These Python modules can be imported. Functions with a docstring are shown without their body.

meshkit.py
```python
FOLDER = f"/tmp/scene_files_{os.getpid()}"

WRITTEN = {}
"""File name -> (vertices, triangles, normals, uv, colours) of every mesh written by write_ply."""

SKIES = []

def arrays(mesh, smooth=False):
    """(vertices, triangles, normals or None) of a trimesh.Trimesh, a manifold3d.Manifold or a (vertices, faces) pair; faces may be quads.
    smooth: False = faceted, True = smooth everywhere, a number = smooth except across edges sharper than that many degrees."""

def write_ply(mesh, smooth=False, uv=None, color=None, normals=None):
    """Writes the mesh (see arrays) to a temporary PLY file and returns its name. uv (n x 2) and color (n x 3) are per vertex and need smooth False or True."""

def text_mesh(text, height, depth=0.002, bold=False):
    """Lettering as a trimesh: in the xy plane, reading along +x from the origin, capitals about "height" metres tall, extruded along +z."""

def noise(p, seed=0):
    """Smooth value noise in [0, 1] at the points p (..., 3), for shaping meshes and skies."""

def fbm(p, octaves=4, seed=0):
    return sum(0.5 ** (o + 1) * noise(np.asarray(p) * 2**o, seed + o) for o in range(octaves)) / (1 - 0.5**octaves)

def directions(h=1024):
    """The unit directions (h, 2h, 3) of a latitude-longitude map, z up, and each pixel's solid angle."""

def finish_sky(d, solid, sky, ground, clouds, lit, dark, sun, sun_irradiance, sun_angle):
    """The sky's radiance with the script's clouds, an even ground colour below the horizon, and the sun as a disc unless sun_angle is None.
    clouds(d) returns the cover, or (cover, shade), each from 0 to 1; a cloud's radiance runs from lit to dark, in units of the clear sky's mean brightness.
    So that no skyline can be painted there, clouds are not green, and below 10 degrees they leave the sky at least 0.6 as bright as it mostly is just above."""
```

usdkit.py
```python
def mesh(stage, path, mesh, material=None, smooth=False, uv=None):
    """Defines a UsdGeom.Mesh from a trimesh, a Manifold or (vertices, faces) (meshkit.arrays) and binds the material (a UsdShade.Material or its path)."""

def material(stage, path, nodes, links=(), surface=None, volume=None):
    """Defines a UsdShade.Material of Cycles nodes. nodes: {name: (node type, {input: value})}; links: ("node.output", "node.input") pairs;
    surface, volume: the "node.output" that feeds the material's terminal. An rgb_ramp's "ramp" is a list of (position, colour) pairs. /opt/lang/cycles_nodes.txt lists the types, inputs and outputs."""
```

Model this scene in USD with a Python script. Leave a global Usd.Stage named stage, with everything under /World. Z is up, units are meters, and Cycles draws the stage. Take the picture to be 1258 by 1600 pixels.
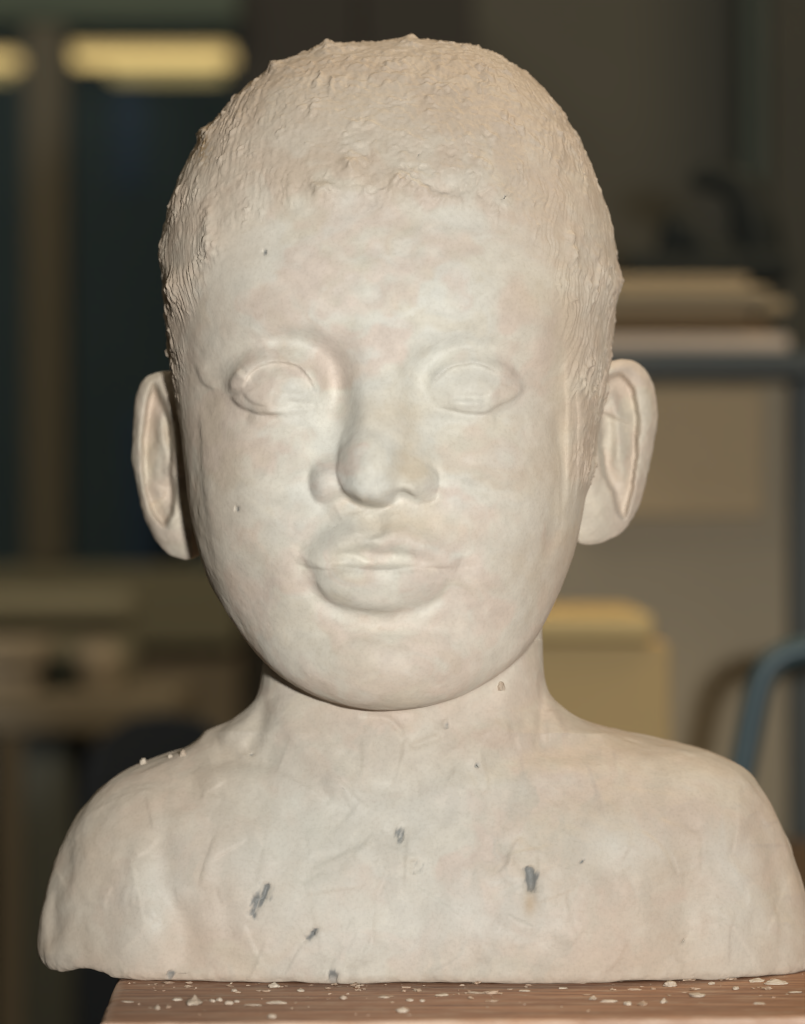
import math, random
import numpy as np, trimesh, usdkit, meshkit
from scipy import ndimage
from scipy.interpolate import CubicSpline, PchipInterpolator
from scipy.spatial import cKDTree
from pxr import Usd, UsdGeom, UsdLux, UsdShade, Gf, Sdf, Vt

rng = np.random.default_rng(7)
stage = Usd.Stage.CreateInMemory()
UsdGeom.SetStageUpAxis(stage, UsdGeom.Tokens.z)
UsdGeom.SetStageMetersPerUnit(stage, 1.0)
UsdGeom.Xform.Define(stage, '/World')
UsdGeom.Scope.Define(stage, '/World/Looks')

# ---------------------------------------------------------------- camera, lamps, exposure
CAM_D, CAM_Z = 1.2, 0.147          # board top is z = 0, the chest stands about y = 0
cam = UsdGeom.Camera.Define(stage, '/World/camera')
cam.AddTranslateOp().Set(Gf.Vec3d(0, -CAM_D, CAM_Z))
cam.AddRotateXOp().Set(90.0)
cam.CreateFocalLengthAttr(100.0)
cam.CreateHorizontalApertureAttr(100.0 * 0.2516 / CAM_D)
cam.CreateVerticalApertureAttr(100.0 * 0.2516 / CAM_D * 1024 / 805)
cam.CreateFStopAttr(5.8)
cam.CreateFocusDistanceAttr(1.195)
cam.CreateExposureAttr(0.0)
cam.CreateClippingRangeAttr(Gf.Vec2f(0.05, 100))

def rect_light(name, loc, aim, w, h, intensity, color):
    L = UsdLux.RectLight.Define(stage, '/World/' + name)
    m = Gf.Matrix4d(); up = Gf.Vec3d(0, 0, 1)
    d = (Gf.Vec3d(*aim) - Gf.Vec3d(*loc)).GetNormalized()
    if abs(d[2]) > 0.95: up = Gf.Vec3d(0, 1, 0)
    m.SetLookAt(Gf.Vec3d(*loc), Gf.Vec3d(*aim), up)
    L.AddTransformOp().Set(m.GetInverse())
    L.CreateWidthAttr(w); L.CreateHeightAttr(h); L.CreateIntensityAttr(intensity); L.CreateColorAttr(Gf.Vec3f(*color))
    return L
# the camera's own flash, beside and a little below the lens
rect_light('camera_flash', (0.13, -1.22, 0.195), (0, 0.1, 0.12), 0.05, 0.036, 3080, (1.0, 0.985, 0.945))
# warm ceiling lamp of the studio, above and to the right; then two added fills
rect_light('ceiling_lamp_light', (0.9, 0.75, 1.75), (0.35, 0.9, 0.0), 1.2, 0.5, 13.0, (1.0, 0.76, 0.46))
rect_light('added_rear_fill', (-0.85, 0.5, 1.6), (-0.75, 1.9, 0.0), 1.0, 0.6, 5.2, (1.0, 0.86, 0.62))  # added fill that brightens the furniture at the rear left
rect_light('added_far_room_fill', (-1.6, 3.6, 1.7), (-1.4, 4.6, 0.3), 1.2, 0.3, 7.0, (1.0, 0.95, 0.85))  # added fill that lifts the dark room beyond the panes

# ---------------------------------------------------------------- helpers
PX = 1 / 5000.0
def at(u, v, Y):                    # a point of the place at depth Y (metres) measured from the photograph
    k = (CAM_D + Y) / CAM_D * PX
    return np.array([(u - 629) * k, Y, CAM_Z + (800 - v) * k])
def size(px, Y): return px * PX * (CAM_D + Y) / CAM_D

names = {}
def numbered(parent, name):
    k = names.get((parent, name), 0); names[(parent, name)] = k + 1
    return f'{parent}/{name}' + (f'_{k:03d}' if k else '')
def data(prim, **kw):
    for k, v in kw.items():
        if v: prim.SetCustomDataByKey(k, v)
def tag(o, label=None, category=None, group=None, kind=None):
    data(o, label=label, category=category, group=group, kind=kind); return o
def thing(name, label, category, group=None, loc=(0, 0, 0)):
    x = UsdGeom.Xform.Define(stage, numbered('/World', name)); x.AddTranslateOp().Set(Gf.Vec3d(*map(float, loc)))
    return tag(x.GetPrim(), label, category, group)
def origin_of(prim):
    o = np.zeros(3)
    while prim and str(prim.GetPath()) != '/World':
        if prim.HasAttribute('xformOp:translate'): o += np.array(prim.GetAttribute('xformOp:translate').Get())
        prim = prim.GetParent()
    return o
def obj(name, mesh, material, parent=None, smooth=30):
    base = str(parent.GetPath()) if parent else '/World'
    m = mesh.copy()
    if parent: m.apply_translation(-origin_of(parent))
    return usdkit.mesh(stage, numbered(base, name), m, material, smooth=smooth).GetPrim()
def cat(ms): return trimesh.util.concatenate(ms)
def box(lo, hi, bevel=0.0):
    lo, hi = np.minimum(lo, hi).astype(float), np.maximum(lo, hi).astype(float)
    if bevel <= 0:
        b = trimesh.creation.box(hi - lo); b.apply_translation((lo + hi) / 2); return b
    pts = []
    for sx in (0, 1):
        for sy in (0, 1):
            for sz in (0, 1):
                c = np.where([sx, sy, sz], hi - bevel, lo + bevel)
                for t in (0.0, .5, 1.0):
                    for k in range(3):
                        a, b_ = t * math.pi / 2, k
                        d = np.zeros(3); d[b_] = math.cos(a); d[(b_ + 1) % 3] = math.sin(a)
                        pts.append(c + bevel * d * np.where([sx, sy, sz], 1, -1))
                pts.append(c + bevel * .577 * np.where([sx, sy, sz], 1, -1))
    return trimesh.convex.convex_hull(np.array(pts))
def tube(points, r, n=16, closed=False, dense=8):
    P = np.array(points, float); t = np.arange(len(P))
    P = CubicSpline(t, P)(np.linspace(0, len(P) - 1, dense * (len(P) - 1) + 1)) if len(P) > 2 else P
    T = np.gradient(P, axis=0); T /= np.linalg.norm(T, axis=1)[:, None]
    a = np.cross(T[0], [0.3, 0.5, 0.8]); V = []
    for p, q in zip(P, T):
        a = a - q * (a @ q); a /= np.linalg.norm(a); b = np.cross(q, a)
        V.append(p + r * (np.cos(np.linspace(0, 2 * np.pi, n, False))[:, None] * a + np.sin(np.linspace(0, 2 * np.pi, n, False))[:, None] * b))
    V = np.array(V); F = []
    m = len(P)
    for i in range(m - 1):
        for j in range(n):
            A, B, C, D = i * n + j, i * n + (j + 1) % n, (i + 1) * n + (j + 1) % n, (i + 1) * n + j
            F += [[A, B, C], [A, C, D]]
    vs = np.vstack([V.reshape(-1, 3), P[:1], P[-1:]]); e = m * n
    for j in range(n):
        F += [[e, (j + 1) % n, j], [e + 1, (m - 1) * n + j, (m - 1) * n + (j + 1) % n]]
    return trimesh.Trimesh(vs, F, process=False)
def lathe(profile, centre, axis='z', n=32):
    m = trimesh.creation.revolve(np.array(profile, float), sections=n)
    if axis == 'y': m.apply_transform(trimesh.transformations.rotation_matrix(math.pi / 2, [1, 0, 0]))
    m.apply_translation(centre); return m

# ---------------------------------------------------------------- materials
def mat(name, color, color2=None, rough=0.6, scale=(8, 8, 8), detail=5, bump=0.0, bump_scale=None, spec=0.3, metallic=0.0, extra=None):
    nodes = {'tc': ('geometry', {}), 'mp': ('mapping', {'scale': scale}),
             'n': ('noise_texture', {'scale': 1.0, 'detail': float(detail), 'roughness': 0.6}),
             'r': ('rgb_ramp', {'ramp': [(0.32, color), (0.68, color2 or color)]}),
             'p': ('principled_bsdf', {'roughness': rough, 'specular_ior_level': spec, 'metallic': metallic})}
    links = [('tc.position', 'mp.vector'), ('mp.vector', 'n.vector'), ('n.fac', 'r.fac'), ('r.color', 'p.base_color')]
    if bump:
        nodes['mb'] = ('mapping', {'scale': bump_scale or scale})
        nodes['nb'] = ('noise_texture', {'scale': 1.0, 'detail': 6.0, 'roughness': 0.65})
        nodes['b'] = ('bump', {'strength': 1.0, 'distance': bump})
        links += [('tc.position', 'mb.vector'), ('mb.vector', 'nb.vector'), ('nb.fac', 'b.height'), ('b.normal', 'p.normal')]
    return usdkit.material(stage, '/World/Looks/' + name, nodes, links, surface='p.BSDF')
def glow(name, color, strength):
    return usdkit.material(stage, '/World/Looks/' + name, {'e': ('emission', {'color': color, 'strength': strength})}, surface='e.emission')

clay = usdkit.material(stage, '/World/Looks/dried_clay', {
    'a': ('attribute', {'attribute': 'tint'}),
    'g': ('geometry', {}),
    'n1': ('noise_texture', {'scale': 900.0, 'detail': 5.0, 'roughness': 0.7}),
    'r1': ('rgb_ramp', {'ramp': [(0.25, (0.90, 0.89, 0.87)), (0.5, (1, 1, 1)), (0.8, (1.06, 1.06, 1.05))]}),
    'mx': ('mix', {'mix_type': 'multiply', 'fac': 1.0}),
    'n2': ('noise_texture', {'scale': 650.0, 'detail': 6.0, 'roughness': 0.7}),
    'b': ('bump', {'strength': 1.0, 'distance': 0.00012}),
    'p': ('principled_bsdf', {'roughness': 0.56, 'specular_ior_level': 0.25, 'diffuse_roughness': 0.28})},
    [('g.position', 'n1.vector'), ('n1.fac', 'r1.fac'), ('a.color', 'mx.color1'), ('r1.color', 'mx.color2'), ('mx.color', 'p.base_color'),
     ('g.position', 'n2.vector'), ('n2.fac', 'b.height'), ('b.normal', 'p.normal')], surface='p.BSDF')

# ================================================================ the bust, in units of 0.2 mm
# origin: middle of the picture at depth 0; X right, Y away from the camera, Z up
DPX = 6000.0
def XZ(u, v, y): k = (DPX + y) / DPX; return (u - 629) * k, (800 - v) * k
def UV(X, Y, Z): k = DPX / (DPX + Y); return 629 + X * k, 800 - Z * k
def smin(a, b, k):
    h = np.clip(0.5 + 0.5 * (b - a) / k, 0, 1); return b * (1 - h) + a * h - k * h * (1 - h)
def smax(a, b, k): return -smin(-a, -b, k)

# ---- relief of the front, drawn on a 2-unit grid
GU, GV = np.meshgrid(np.arange(0, 1300, 2.0), np.arange(0, 1640, 2.0))
H = np.zeros_like(GU)
def gauss(u, v, su, sv, h, rot=0.0, p=2.0):
    c, s = math.cos(math.radians(rot)), math.sin(math.radians(rot))
    a, b = (GU - u) * c + (GV - v) * s, -(GU - u) * s + (GV - v) * c
    return h * np.exp(-0.5 * (np.abs(a / su) ** p + np.abs(b / sv) ** p))
def dome(u, v, ru, rv, h, rot=0.0, e=0.5):
    c, s = math.cos(math.radians(rot)), math.sin(math.radians(rot))
    a, b = (GU - u) * c + (GV - v) * s, -(GU - u) * s + (GV - v) * c
    return h * np.clip(1 - (a / ru) ** 2 - (b / rv) ** 2, 0, 1) ** e
def stroke_d(pts, pad):
    P = np.array(pts, float); t = np.arange(len(P))
    S = PchipInterpolator(t, P)(np.linspace(0, len(P) - 1, 60 * len(P)))
    m = (GU > P[:, 0].min() - pad) & (GU < P[:, 0].max() + pad) & (GV > P[:, 1].min() - pad) & (GV < P[:, 1].max() + pad)
    d, i = cKDTree(S).query(np.stack([GU[m], GV[m]], 1))
    return m, d, i / (len(S) - 1.0)
def stroke(pts, w, h, taper=True, p=2.0):
    out = np.zeros_like(GU); m, d, t = stroke_d(pts, 4 * w)
    e = np.clip(np.minimum(t, 1 - t) * 6, 0, 1) ** 0.7 if taper else 1.0
    out[m] = h * np.exp(-0.5 * (d / w) ** p) * e; return out
def ledge(pts, fade, h, side=1, soft=1.6):
    # a step: raised on one side of the line (side 1 = right-hand side when walking along it), sinking away over 'fade'
    P = np.array(pts, float); t = np.arange(len(P))
    S = PchipInterpolator(t, P)(np.linspace(0, len(P) - 1, 60 * len(P))); Tn = np.gradient(S, axis=0)
    out = np.zeros_like(GU); pad = 3.2 * fade
    m = (GU > P[:, 0].min() - pad) & (GU < P[:, 0].max() + pad) & (GV > P[:, 1].min() - pad) & (GV < P[:, 1].max() + pad)
    Q = np.stack([GU[m], GV[m]], 1); d, i = cKDTree(S).query(Q); D = Q - S[i]
    sd = side * np.sign(Tn[i, 0] * D[:, 1] - Tn[i, 1] * D[:, 0]) * d; tt = i / (len(S) - 1.0)
    e = np.clip(np.minimum(tt, 1 - tt) * 5, 0, 1) ** 0.8
    out[m] = h * e * 0.5 * (1 + np.tanh(sd / soft)) * np.exp(-0.5 * (np.maximum(sd, 0) / fade) ** 2); return out
def blur(a, s): return ndimage.gaussian_filter(a, s / 2.0)
def poly_mask(pts, n=400):
    import shapely
    return shapely.contains_xy(shapely.Polygon(pts), GU.ravel(), GV.ravel()).reshape(GU.shape).astype(float)

def draw_face():
    h = np.zeros_like(GU)
    # raised plane of the forehead running down into the bridge, between the two sockets
    plane = poly_mask([(300, 300), (300, 590), (335, 560), (380, 536), (435, 522), (488, 526), (522, 550), (541, 590), (548, 640), (545, 700), (635, 700), (632, 650), (633, 605), (645, 570), (672, 545), (712, 527), (768, 530), (822, 552), (862, 585), (880, 300)])
    lat = np.exp(-0.5 * (np.abs(GU - 590) / 150) ** 2.2); up = np.clip((GV - 330) / 190, 0, 1); up = up ** 1.5 * (2.5 - 1.5 * up)
    h += blur(plane, 12) * (14 + 22 * lat) * up * np.clip((720 - GV) / 110, 0, 1)
    h += gauss(440, 596, 98, 58, -24) + gauss(738, 596, 94, 56, -21)
    h += gauss(525, 612, 20, 56, -36, 8) + gauss(650, 600, 18, 44, -3, -10)
    h += gauss(378, 735, 62, 90, 26) + gauss(775, 765, 72, 80, 15)
    h += gauss(604, 1032, 88, 42, 34) + gauss(598, 885, 150, 92, 24)
    h += gauss(600, 410, 150, 90, 8)
    h += gauss(322, 650, 24, 90, -12) + gauss(866, 660, 26, 100, -12)
    # nose
    V = GV
    ridge_h = np.interp(V, [540, 580, 620, 660, 690, 715, 740, 765], [0, 8, 26, 48, 62, 70, 74, 60])
    ridge_w = np.interp(V, [540, 600, 680, 740], [44, 38, 34, 40])
    ridge_c = np.interp(V, [540, 640, 740], [592, 588, 579])
    bridge = ridge_h * np.exp(-0.5 * np.abs((GU - ridge_c) / (ridge_w * np.where(GU > ridge_c, 1.75, 1.0))) ** np.where(GU > ridge_c, 2.0, 2.8)) * (V < 770)
    bridge = blur(bridge, 5)
    tip = dome(580, 730, 57, 66, 104, 0, 0.62)
    tip = smax(tip, dome(592, 762, 32, 30, 88, 0, 0.5), 12)
    al = dome(514, 750, 34, 40, 47, 14, 0.8); ar = dome(646, 752, 40, 37, 56, -14, 0.75)
    wing = gauss(580, 744, 62, 27, 50, 0, 4)
    nose = smax(bridge, tip, 22); nose = smax(nose, al, 16); nose = smax(nose, ar, 18); nose = smax(nose, wing, 20); nose = smax(nose, gauss(622, 728, 26, 30, 62), 24)
    nose = blur(nose, 3.6)
    nose += ledge([(545, 655), (532, 695), (527, 735), (536, 764), (556, 778), (590, 792), (614, 782)], 22, 10, -1, 2.0) + 0 * stroke([(546, 640), (534, 690), (529, 730), (535, 762)], 5, -13) + stroke([(640, 690), (637, 712), (634, 738)], 8, -4)
    nose += ledge([(532, 763), (550, 777), (570, 788)], 14, 15, -1, 1.6) + ledge([(610, 778), (629, 766), (652, 779)], 14, 15, -1, 1.6) + gauss(549, 782, 14, 7, -12, 26) + gauss(632, 776, 14, 7, -14, 4) + stroke([(556, 784), (590, 792), (616, 784)], 6, -9)
    h += nose
    h += ledge([(494, 724), (484, 752), (493, 780), (512, 786)], 16, 6, -1, 2.4) + ledge([(662, 722), (684, 748), (678, 780), (652, 786)], 16, 7, 1, 2.4) + 0.3 * stroke([(488, 728), (484, 755), (494, 780), (512, 786)], 5.5, -9) + stroke([(668, 724), (684, 748), (678, 780), (652, 785)], 7, -7)
    # muzzle, philtrum, folds
    h += stroke([(577, 800), (582, 822), (588, 842)], 12, -10) + stroke([(553, 800), (556, 838)], 9, 7) + stroke([(614, 800), (620, 838)], 9, 6)
    h += stroke([(528, 800), (502, 820), (482, 848), (470, 868)], 14, -9)
    h += stroke([(655, 800), (686, 826), (704, 850), (716, 872)], 13, -4)
    # lips
    h += stroke([(476, 878), (516, 858), (552, 845), (578, 841), (594, 845), (610, 841), (634, 845), (676, 860), (720, 880)], 16, 27) + stroke([(555, 850), (580, 846), (594, 850), (610, 846), (632, 851)], 8, 5)
    h += stroke([(520, 868), (560, 862), (596, 866), (640, 862)], 4, -4)
    lower = dome(592, 907, 106, 51, 46, 1, 0.75) * (GV > 886)
    h += blur(lower, 5)
    h += ledge([(462, 879), (486, 886), (510, 889), (545, 889), (596, 893), (640, 888), (680, 886), (722, 885)], 18, 12, -1, 2.0)
    h += gauss(474, 884, 10, 8, -8) + gauss(728, 885, 12, 8, -7)
    h += stroke([(530, 864), (560, 870), (575, 880), (590, 880)], 4, -6) + stroke([(610, 872), (650, 868)], 5, -5)
    h += stroke([(488, 908), (500, 932), (528, 953), (566, 964), (610, 967), (650, 956), (682, 932), (692, 912)], 11, -8)
    h += gauss(608, 984, 84, 15, -18)
    h += ledge([(492, 904), (500, 922), (522, 941), (556, 951), (600, 956), (636, 951)], 19, 9, -1, 2.2) + 0 * stroke([(516, 942), (545, 956), (575, 956), (600, 964), (640, 958)], 4, -5)
    h += gauss(440, 905, 20, 26, 12) + gauss(752, 900, 22, 26, 10)
    # left eye: ball, lids
    h += blur(dome(431, 604, 80, 48, 34, 4, 0.9), 2.5) + gauss(432, 600, 58, 36, 17) + stroke([(366, 590), (384, 568), (412, 552), (446, 549), (478, 560), (502, 588)], 10, 7)
    h += stroke([(359, 616), (362, 596), (374, 577), (400, 562), (432, 556), (466, 560), (490, 578), (505, 606), (508, 634)], 9, 7)
    h += ledge([(380, 608), (386, 590), (404, 573), (432, 566), (460, 571), (482, 590), (494, 614), (502, 640)], 15, 11, -1)
    h += ledge([(358, 616), (358, 600), (364, 586), (374, 574)], 18, 14, 1) + ledge([(358, 617), (368, 630), (386, 640), (414, 646), (450, 646)], 16, 13, -1)
    h += ledge([(402, 634), (440, 639), (480, 636), (500, 636)], 12, 5, 1) + ledge([(380, 612), (394, 628), (424, 635)], 12, 7, -1)
    h += stroke([(388, 650), (430, 658), (480, 652)], 9, 8) + stroke([(440, 625), (470, 630), (492, 632)], 3.6, -6) + stroke([(424, 612), (456, 616), (480, 614)], 5, -4)
    h += ledge([(304, 566), (310, 586), (320, 602), (344, 610)], 16, 8, -1) + stroke([(412, 536), (470, 528), (508, 545), (530, 580)], 13, -8)
    # right eye
    h += blur(dome(742, 604, 78, 46, 28, 2, 0.95), 2.5) + gauss(742, 602, 56, 34, 15) + stroke([(676, 590), (700, 566), (736, 554), (774, 561), (804, 582)], 10, 6)
    h += stroke([(668, 625), (678, 596), (704, 574), (736, 564), (772, 572), (800, 590), (814, 612)], 9, 5)
    h += ledge([(674, 608), (688, 588), (710, 573), (740, 569), (766, 576), (790, 594)], 16, 9, -1)
    h += ledge([(672, 634), (704, 639), (730, 644), (756, 645), (776, 635), (800, 624), (815, 611), (812, 596)], 15, 8, -1)
    h += stroke([(700, 630), (730, 631), (756, 630)], 4, 5) + stroke([(690, 652), (730, 660), (775, 652)], 9, 7) + stroke([(712, 618), (745, 621), (768, 612)], 4, -4)
    # faint scrapes
    sr = np.random.default_rng(29)
    for i in range(80):
        u0, v0 = sr.uniform(300, 880), sr.uniform(330, 1080)
        if abs(u0 - 590) < 110 and 540 < v0 < 980: continue
        an = sr.uniform(0.8, 2.3); L = sr.uniform(25, 80); du, dv = math.cos(an) * L / 2, math.sin(an) * L / 2
        p = [(u0 - du, v0 - dv), (u0 + sr.normal() * 4, v0), (u0 + du, v0 + dv)]
        h += ledge(p, sr.uniform(7, 16), sr.uniform(.4, 1.1), sr.choice([-1, 1]), 1.8) if i % 2 else stroke(p, sr.uniform(2.5, 6), sr.uniform(-.9, .7))
    # strips of clay at the temples and jaw
    h += ledge([(312, 640), (316, 740), (332, 840)], 16, 7, -1) + stroke([(868, 640), (874, 720), (870, 800), (850, 880)], 8, -12)
    h += ledge([(880, 560), (886, 660), (884, 790)], 14, 6, -1) + ledge([(897, 590), (902, 690), (896, 800)], 12, 9, -1) + ledge([(872, 690), (876, 770), (872, 830)], 10, 5, 1)
    h += stroke([(300, 700), (312, 800), (332, 900), (380, 985), (430, 1036)], 9, -9) + stroke([(860, 905), (820, 985), (760, 1046)], 10, -6)
    return h
def draw_torso():
    h = np.zeros_like(GU)
    # neck cords, windpipe, collar bones, hollows
    h += stroke([(818, 1000), (800, 1080), (760, 1150), (706, 1212)], 20, 9) + stroke([(430, 1090), (455, 1140), (510, 1200), (556, 1226)], 18, 8)
    h += gauss(612, 1160, 60, 50, 6) + gauss(608, 1228, 34, 20, -7)
    h += stroke([(580, 1236), (500, 1232), (400, 1215), (300, 1212)], 15, 6) + stroke([(655, 1240), (740, 1226), (850, 1205), (980, 1200)], 15, 6)
    h += stroke([(440, 1190), (380, 1180), (330, 1190)], 18, -7) + stroke([(760, 1190), (860, 1170), (940, 1172)], 18, -7)
    h += stroke([(560, 1120), (600, 1122), (632, 1150)], 4, -3) + stroke([(640, 1168), (690, 1150)], 4, -3)
    h += stroke([(858, 1040), (862, 1090), (880, 1150)], 7, 5) + stroke([(846, 1050), (846, 1110), (850, 1180)], 6, -6)
    h += stroke([(404, 1075), (385, 1120), (340, 1155)], 8, 6) + stroke([(412, 1090), (404, 1140), (380, 1180)], 9, -8)
    # chest planes, arm pits, arms
    h += stroke([(262, 1300), (255, 1380), (285, 1450), (290, 1520)], 20, -11) + gauss(225, 1440, 50, 75, 16)
    h += gauss(420, 1400, 110, 70, 8) + gauss(850, 1390, 130, 80, 10) + gauss(640, 1400, 30, 110, -5)
    h += stroke([(1060, 1260), (1082, 1340), (1075, 1430), (1085, 1500)], 22, -8) + gauss(1150, 1400, 45, 90, 8)
    h += stroke([(1180, 1270), (1212, 1350), (1224, 1440)], 10, -8) + stroke([(112, 1310), (88, 1400), (84, 1490)], 10, -9)
    h += gauss(840, 1470, 200, 40, 6)
    # hand and tool smears
    sr = np.random.default_rng(17)
    for i in range(150):
        u0, v0 = sr.uniform(90, 1240), sr.uniform(1130, 1520); an = sr.choice([1.2, -0.9, 0.35, 1.5]) + sr.normal() * .35; L = sr.uniform(30, 120)
        du, dv, bend = math.cos(an) * L / 2, math.sin(an) * L / 2, sr.normal() * L * .12
        p = [(u0 - du, v0 - dv), (u0 - dv * bend / L, v0 + du * bend / L), (u0 + du, v0 + dv)]
        if i % 3: h += ledge(p, sr.uniform(9, 26), sr.uniform(1.0, 2.7), sr.choice([-1, 1]), 2.4)
        else: h += stroke(p, sr.uniform(4, 10), sr.uniform(-1.8, 0.9))
    # gouges
    for p, w, d in GOUGES: h += stroke(p, w, -0.7 * d)
    return h
GOUGES = [([(419, 1379), (415, 1394), (411, 1408)], 4.5, 9), ([(411, 1398), (401, 1418), (392, 1436)], 5, 6), ([(402, 1400), (396, 1412)], 4, 5), ([(496, 1446), (491, 1458), (474, 1472)], 3.6, 7), ([(484, 1452), (496, 1463)], 3, 6),
          ([(826, 1353), (829, 1372), (830, 1396)], 5, 9), ([(616, 1300), (632, 1303)], 5, 5), ([(622, 1309), (630, 1313)], 4, 4), ([(646, 1342), (650, 1366)], 6, 3.2),
          ([(1065, 1469), (1069, 1472)], 3.2, 7), ([(512, 1525), (530, 1527)], 5, 8), ([(262, 1521), (270, 1525)], 4, 6),
          ([(393, 1178), (396, 1182)], 3, 5), ([(409, 394), (417, 393)], 2.6, 4), ([(366, 794), (374, 796)], 2.4, 5), ([(695, 1125), (698, 1138)], 2.6, 4),
          ([(908, 1345), (910, 1347)], 2.6, 5), ([(745, 1194), (748, 1198)], 2.6, 4), ([(654, 241), (657, 243)], 2.6, 4), ([(782, 310), (784, 314)], 2.6, 5), ([(523, 821), (525, 823)], 2.2, 4)]
H = blur(draw_face(), 1.1) + 1.6 * draw_torso()
def grid_at(A, u, v): return ndimage.map_coordinates(A, [np.clip(v, 0, 1638) / 2, np.clip(u, 0, 1298) / 2], order=1, mode='nearest')

# ---- the big solids
ymv = np.array([0, 600, 700, 800, 900, 1000, 1050, 1108, 1160], float)
ymy = np.array([320, 320, 305, 272, 222, 145, 92, 34, 10], float)
Bv = np.array([0, 600, 800, 900, 1000, 1108, 1160], float); By = np.array([420, 420, 398, 366, 338, 330, 330], float)
ym_of_v = PchipInterpolator(ymv, ymy)
_z = np.array([XZ(0, v, y)[1] for v, y in zip(ymv, ymy)])
YM = PchipInterpolator(_z[::-1], ymy[::-1])
_zb = np.array([XZ(0, v, float(ym_of_v(v)))[1] for v in Bv])
BF = PchipInterpolator(_zb[::-1], By[::-1])
def polar(outline, centre, depth):
    C = np.array(XZ(*centre, depth(centre[1]))); P = np.array([XZ(u, v, depth(v)) for u, v in outline]) - C
    a, r = np.arctan2(P[:, 1], P[:, 0]), np.hypot(P[:, 0], P[:, 1]); o = np.argsort(a); a, r = a[o], r[o]
    s = CubicSpline(np.append(a, a[0] + 2 * np.pi), np.append(r, r[0]), bc_type='periodic')
    t = np.linspace(-np.pi, np.pi, 2000); tt = np.where(t < a[0], t + 2 * np.pi, t)
    R = ndimage.gaussian_filter1d(s(tt), 9, mode='wrap')
    return C, t, R
HEAD = [(652, 75), (575, 78), (510, 87), (435, 112), (365, 172), (308, 244), (277, 312), (263, 390), (264, 460), (270, 520), (277, 590), (286, 680), (294, 760),
        (305, 830), (322, 892), (345, 940), (378, 990), (420, 1040), (480, 1080), (545, 1103), (600, 1109), (660, 1104), (722, 1086), (780, 1052), (828, 1008), (858, 958),
        (884, 898), (903, 830), (918, 740), (930, 660), (942, 590), (951, 520), (957, 440), (950, 370), (932, 305), (906, 245), (880, 195), (842, 147), (792, 108), (730, 82)]
hC, hT, hR = polar(HEAD, (607, 590), lambda v: float(ym_of_v(v)))
TORSO = [(655, 1120), (560, 1122), (470, 1132), (400, 1145), (320, 1160), (258, 1180), (208, 1198), (160, 1227), (126, 1262), (101, 1310), (82, 1360), (69, 1405), (60, 1450), (62, 1490), (80, 1520), (130, 1552),
         (300, 1640), (500, 1720), (655, 1740), (900, 1720), (1150, 1650), (1245, 1600), (1270, 1550), (1272, 1500), (1265, 1435), (1248, 1365), (1226, 1300), (1195, 1236), (1152, 1192), (1092, 1167), (1030, 1155), (960, 1143), (900, 1134), (800, 1124)]
tC, tT, tR = polar(TORSO, (655, 1480), lambda v: 290.0)
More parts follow.
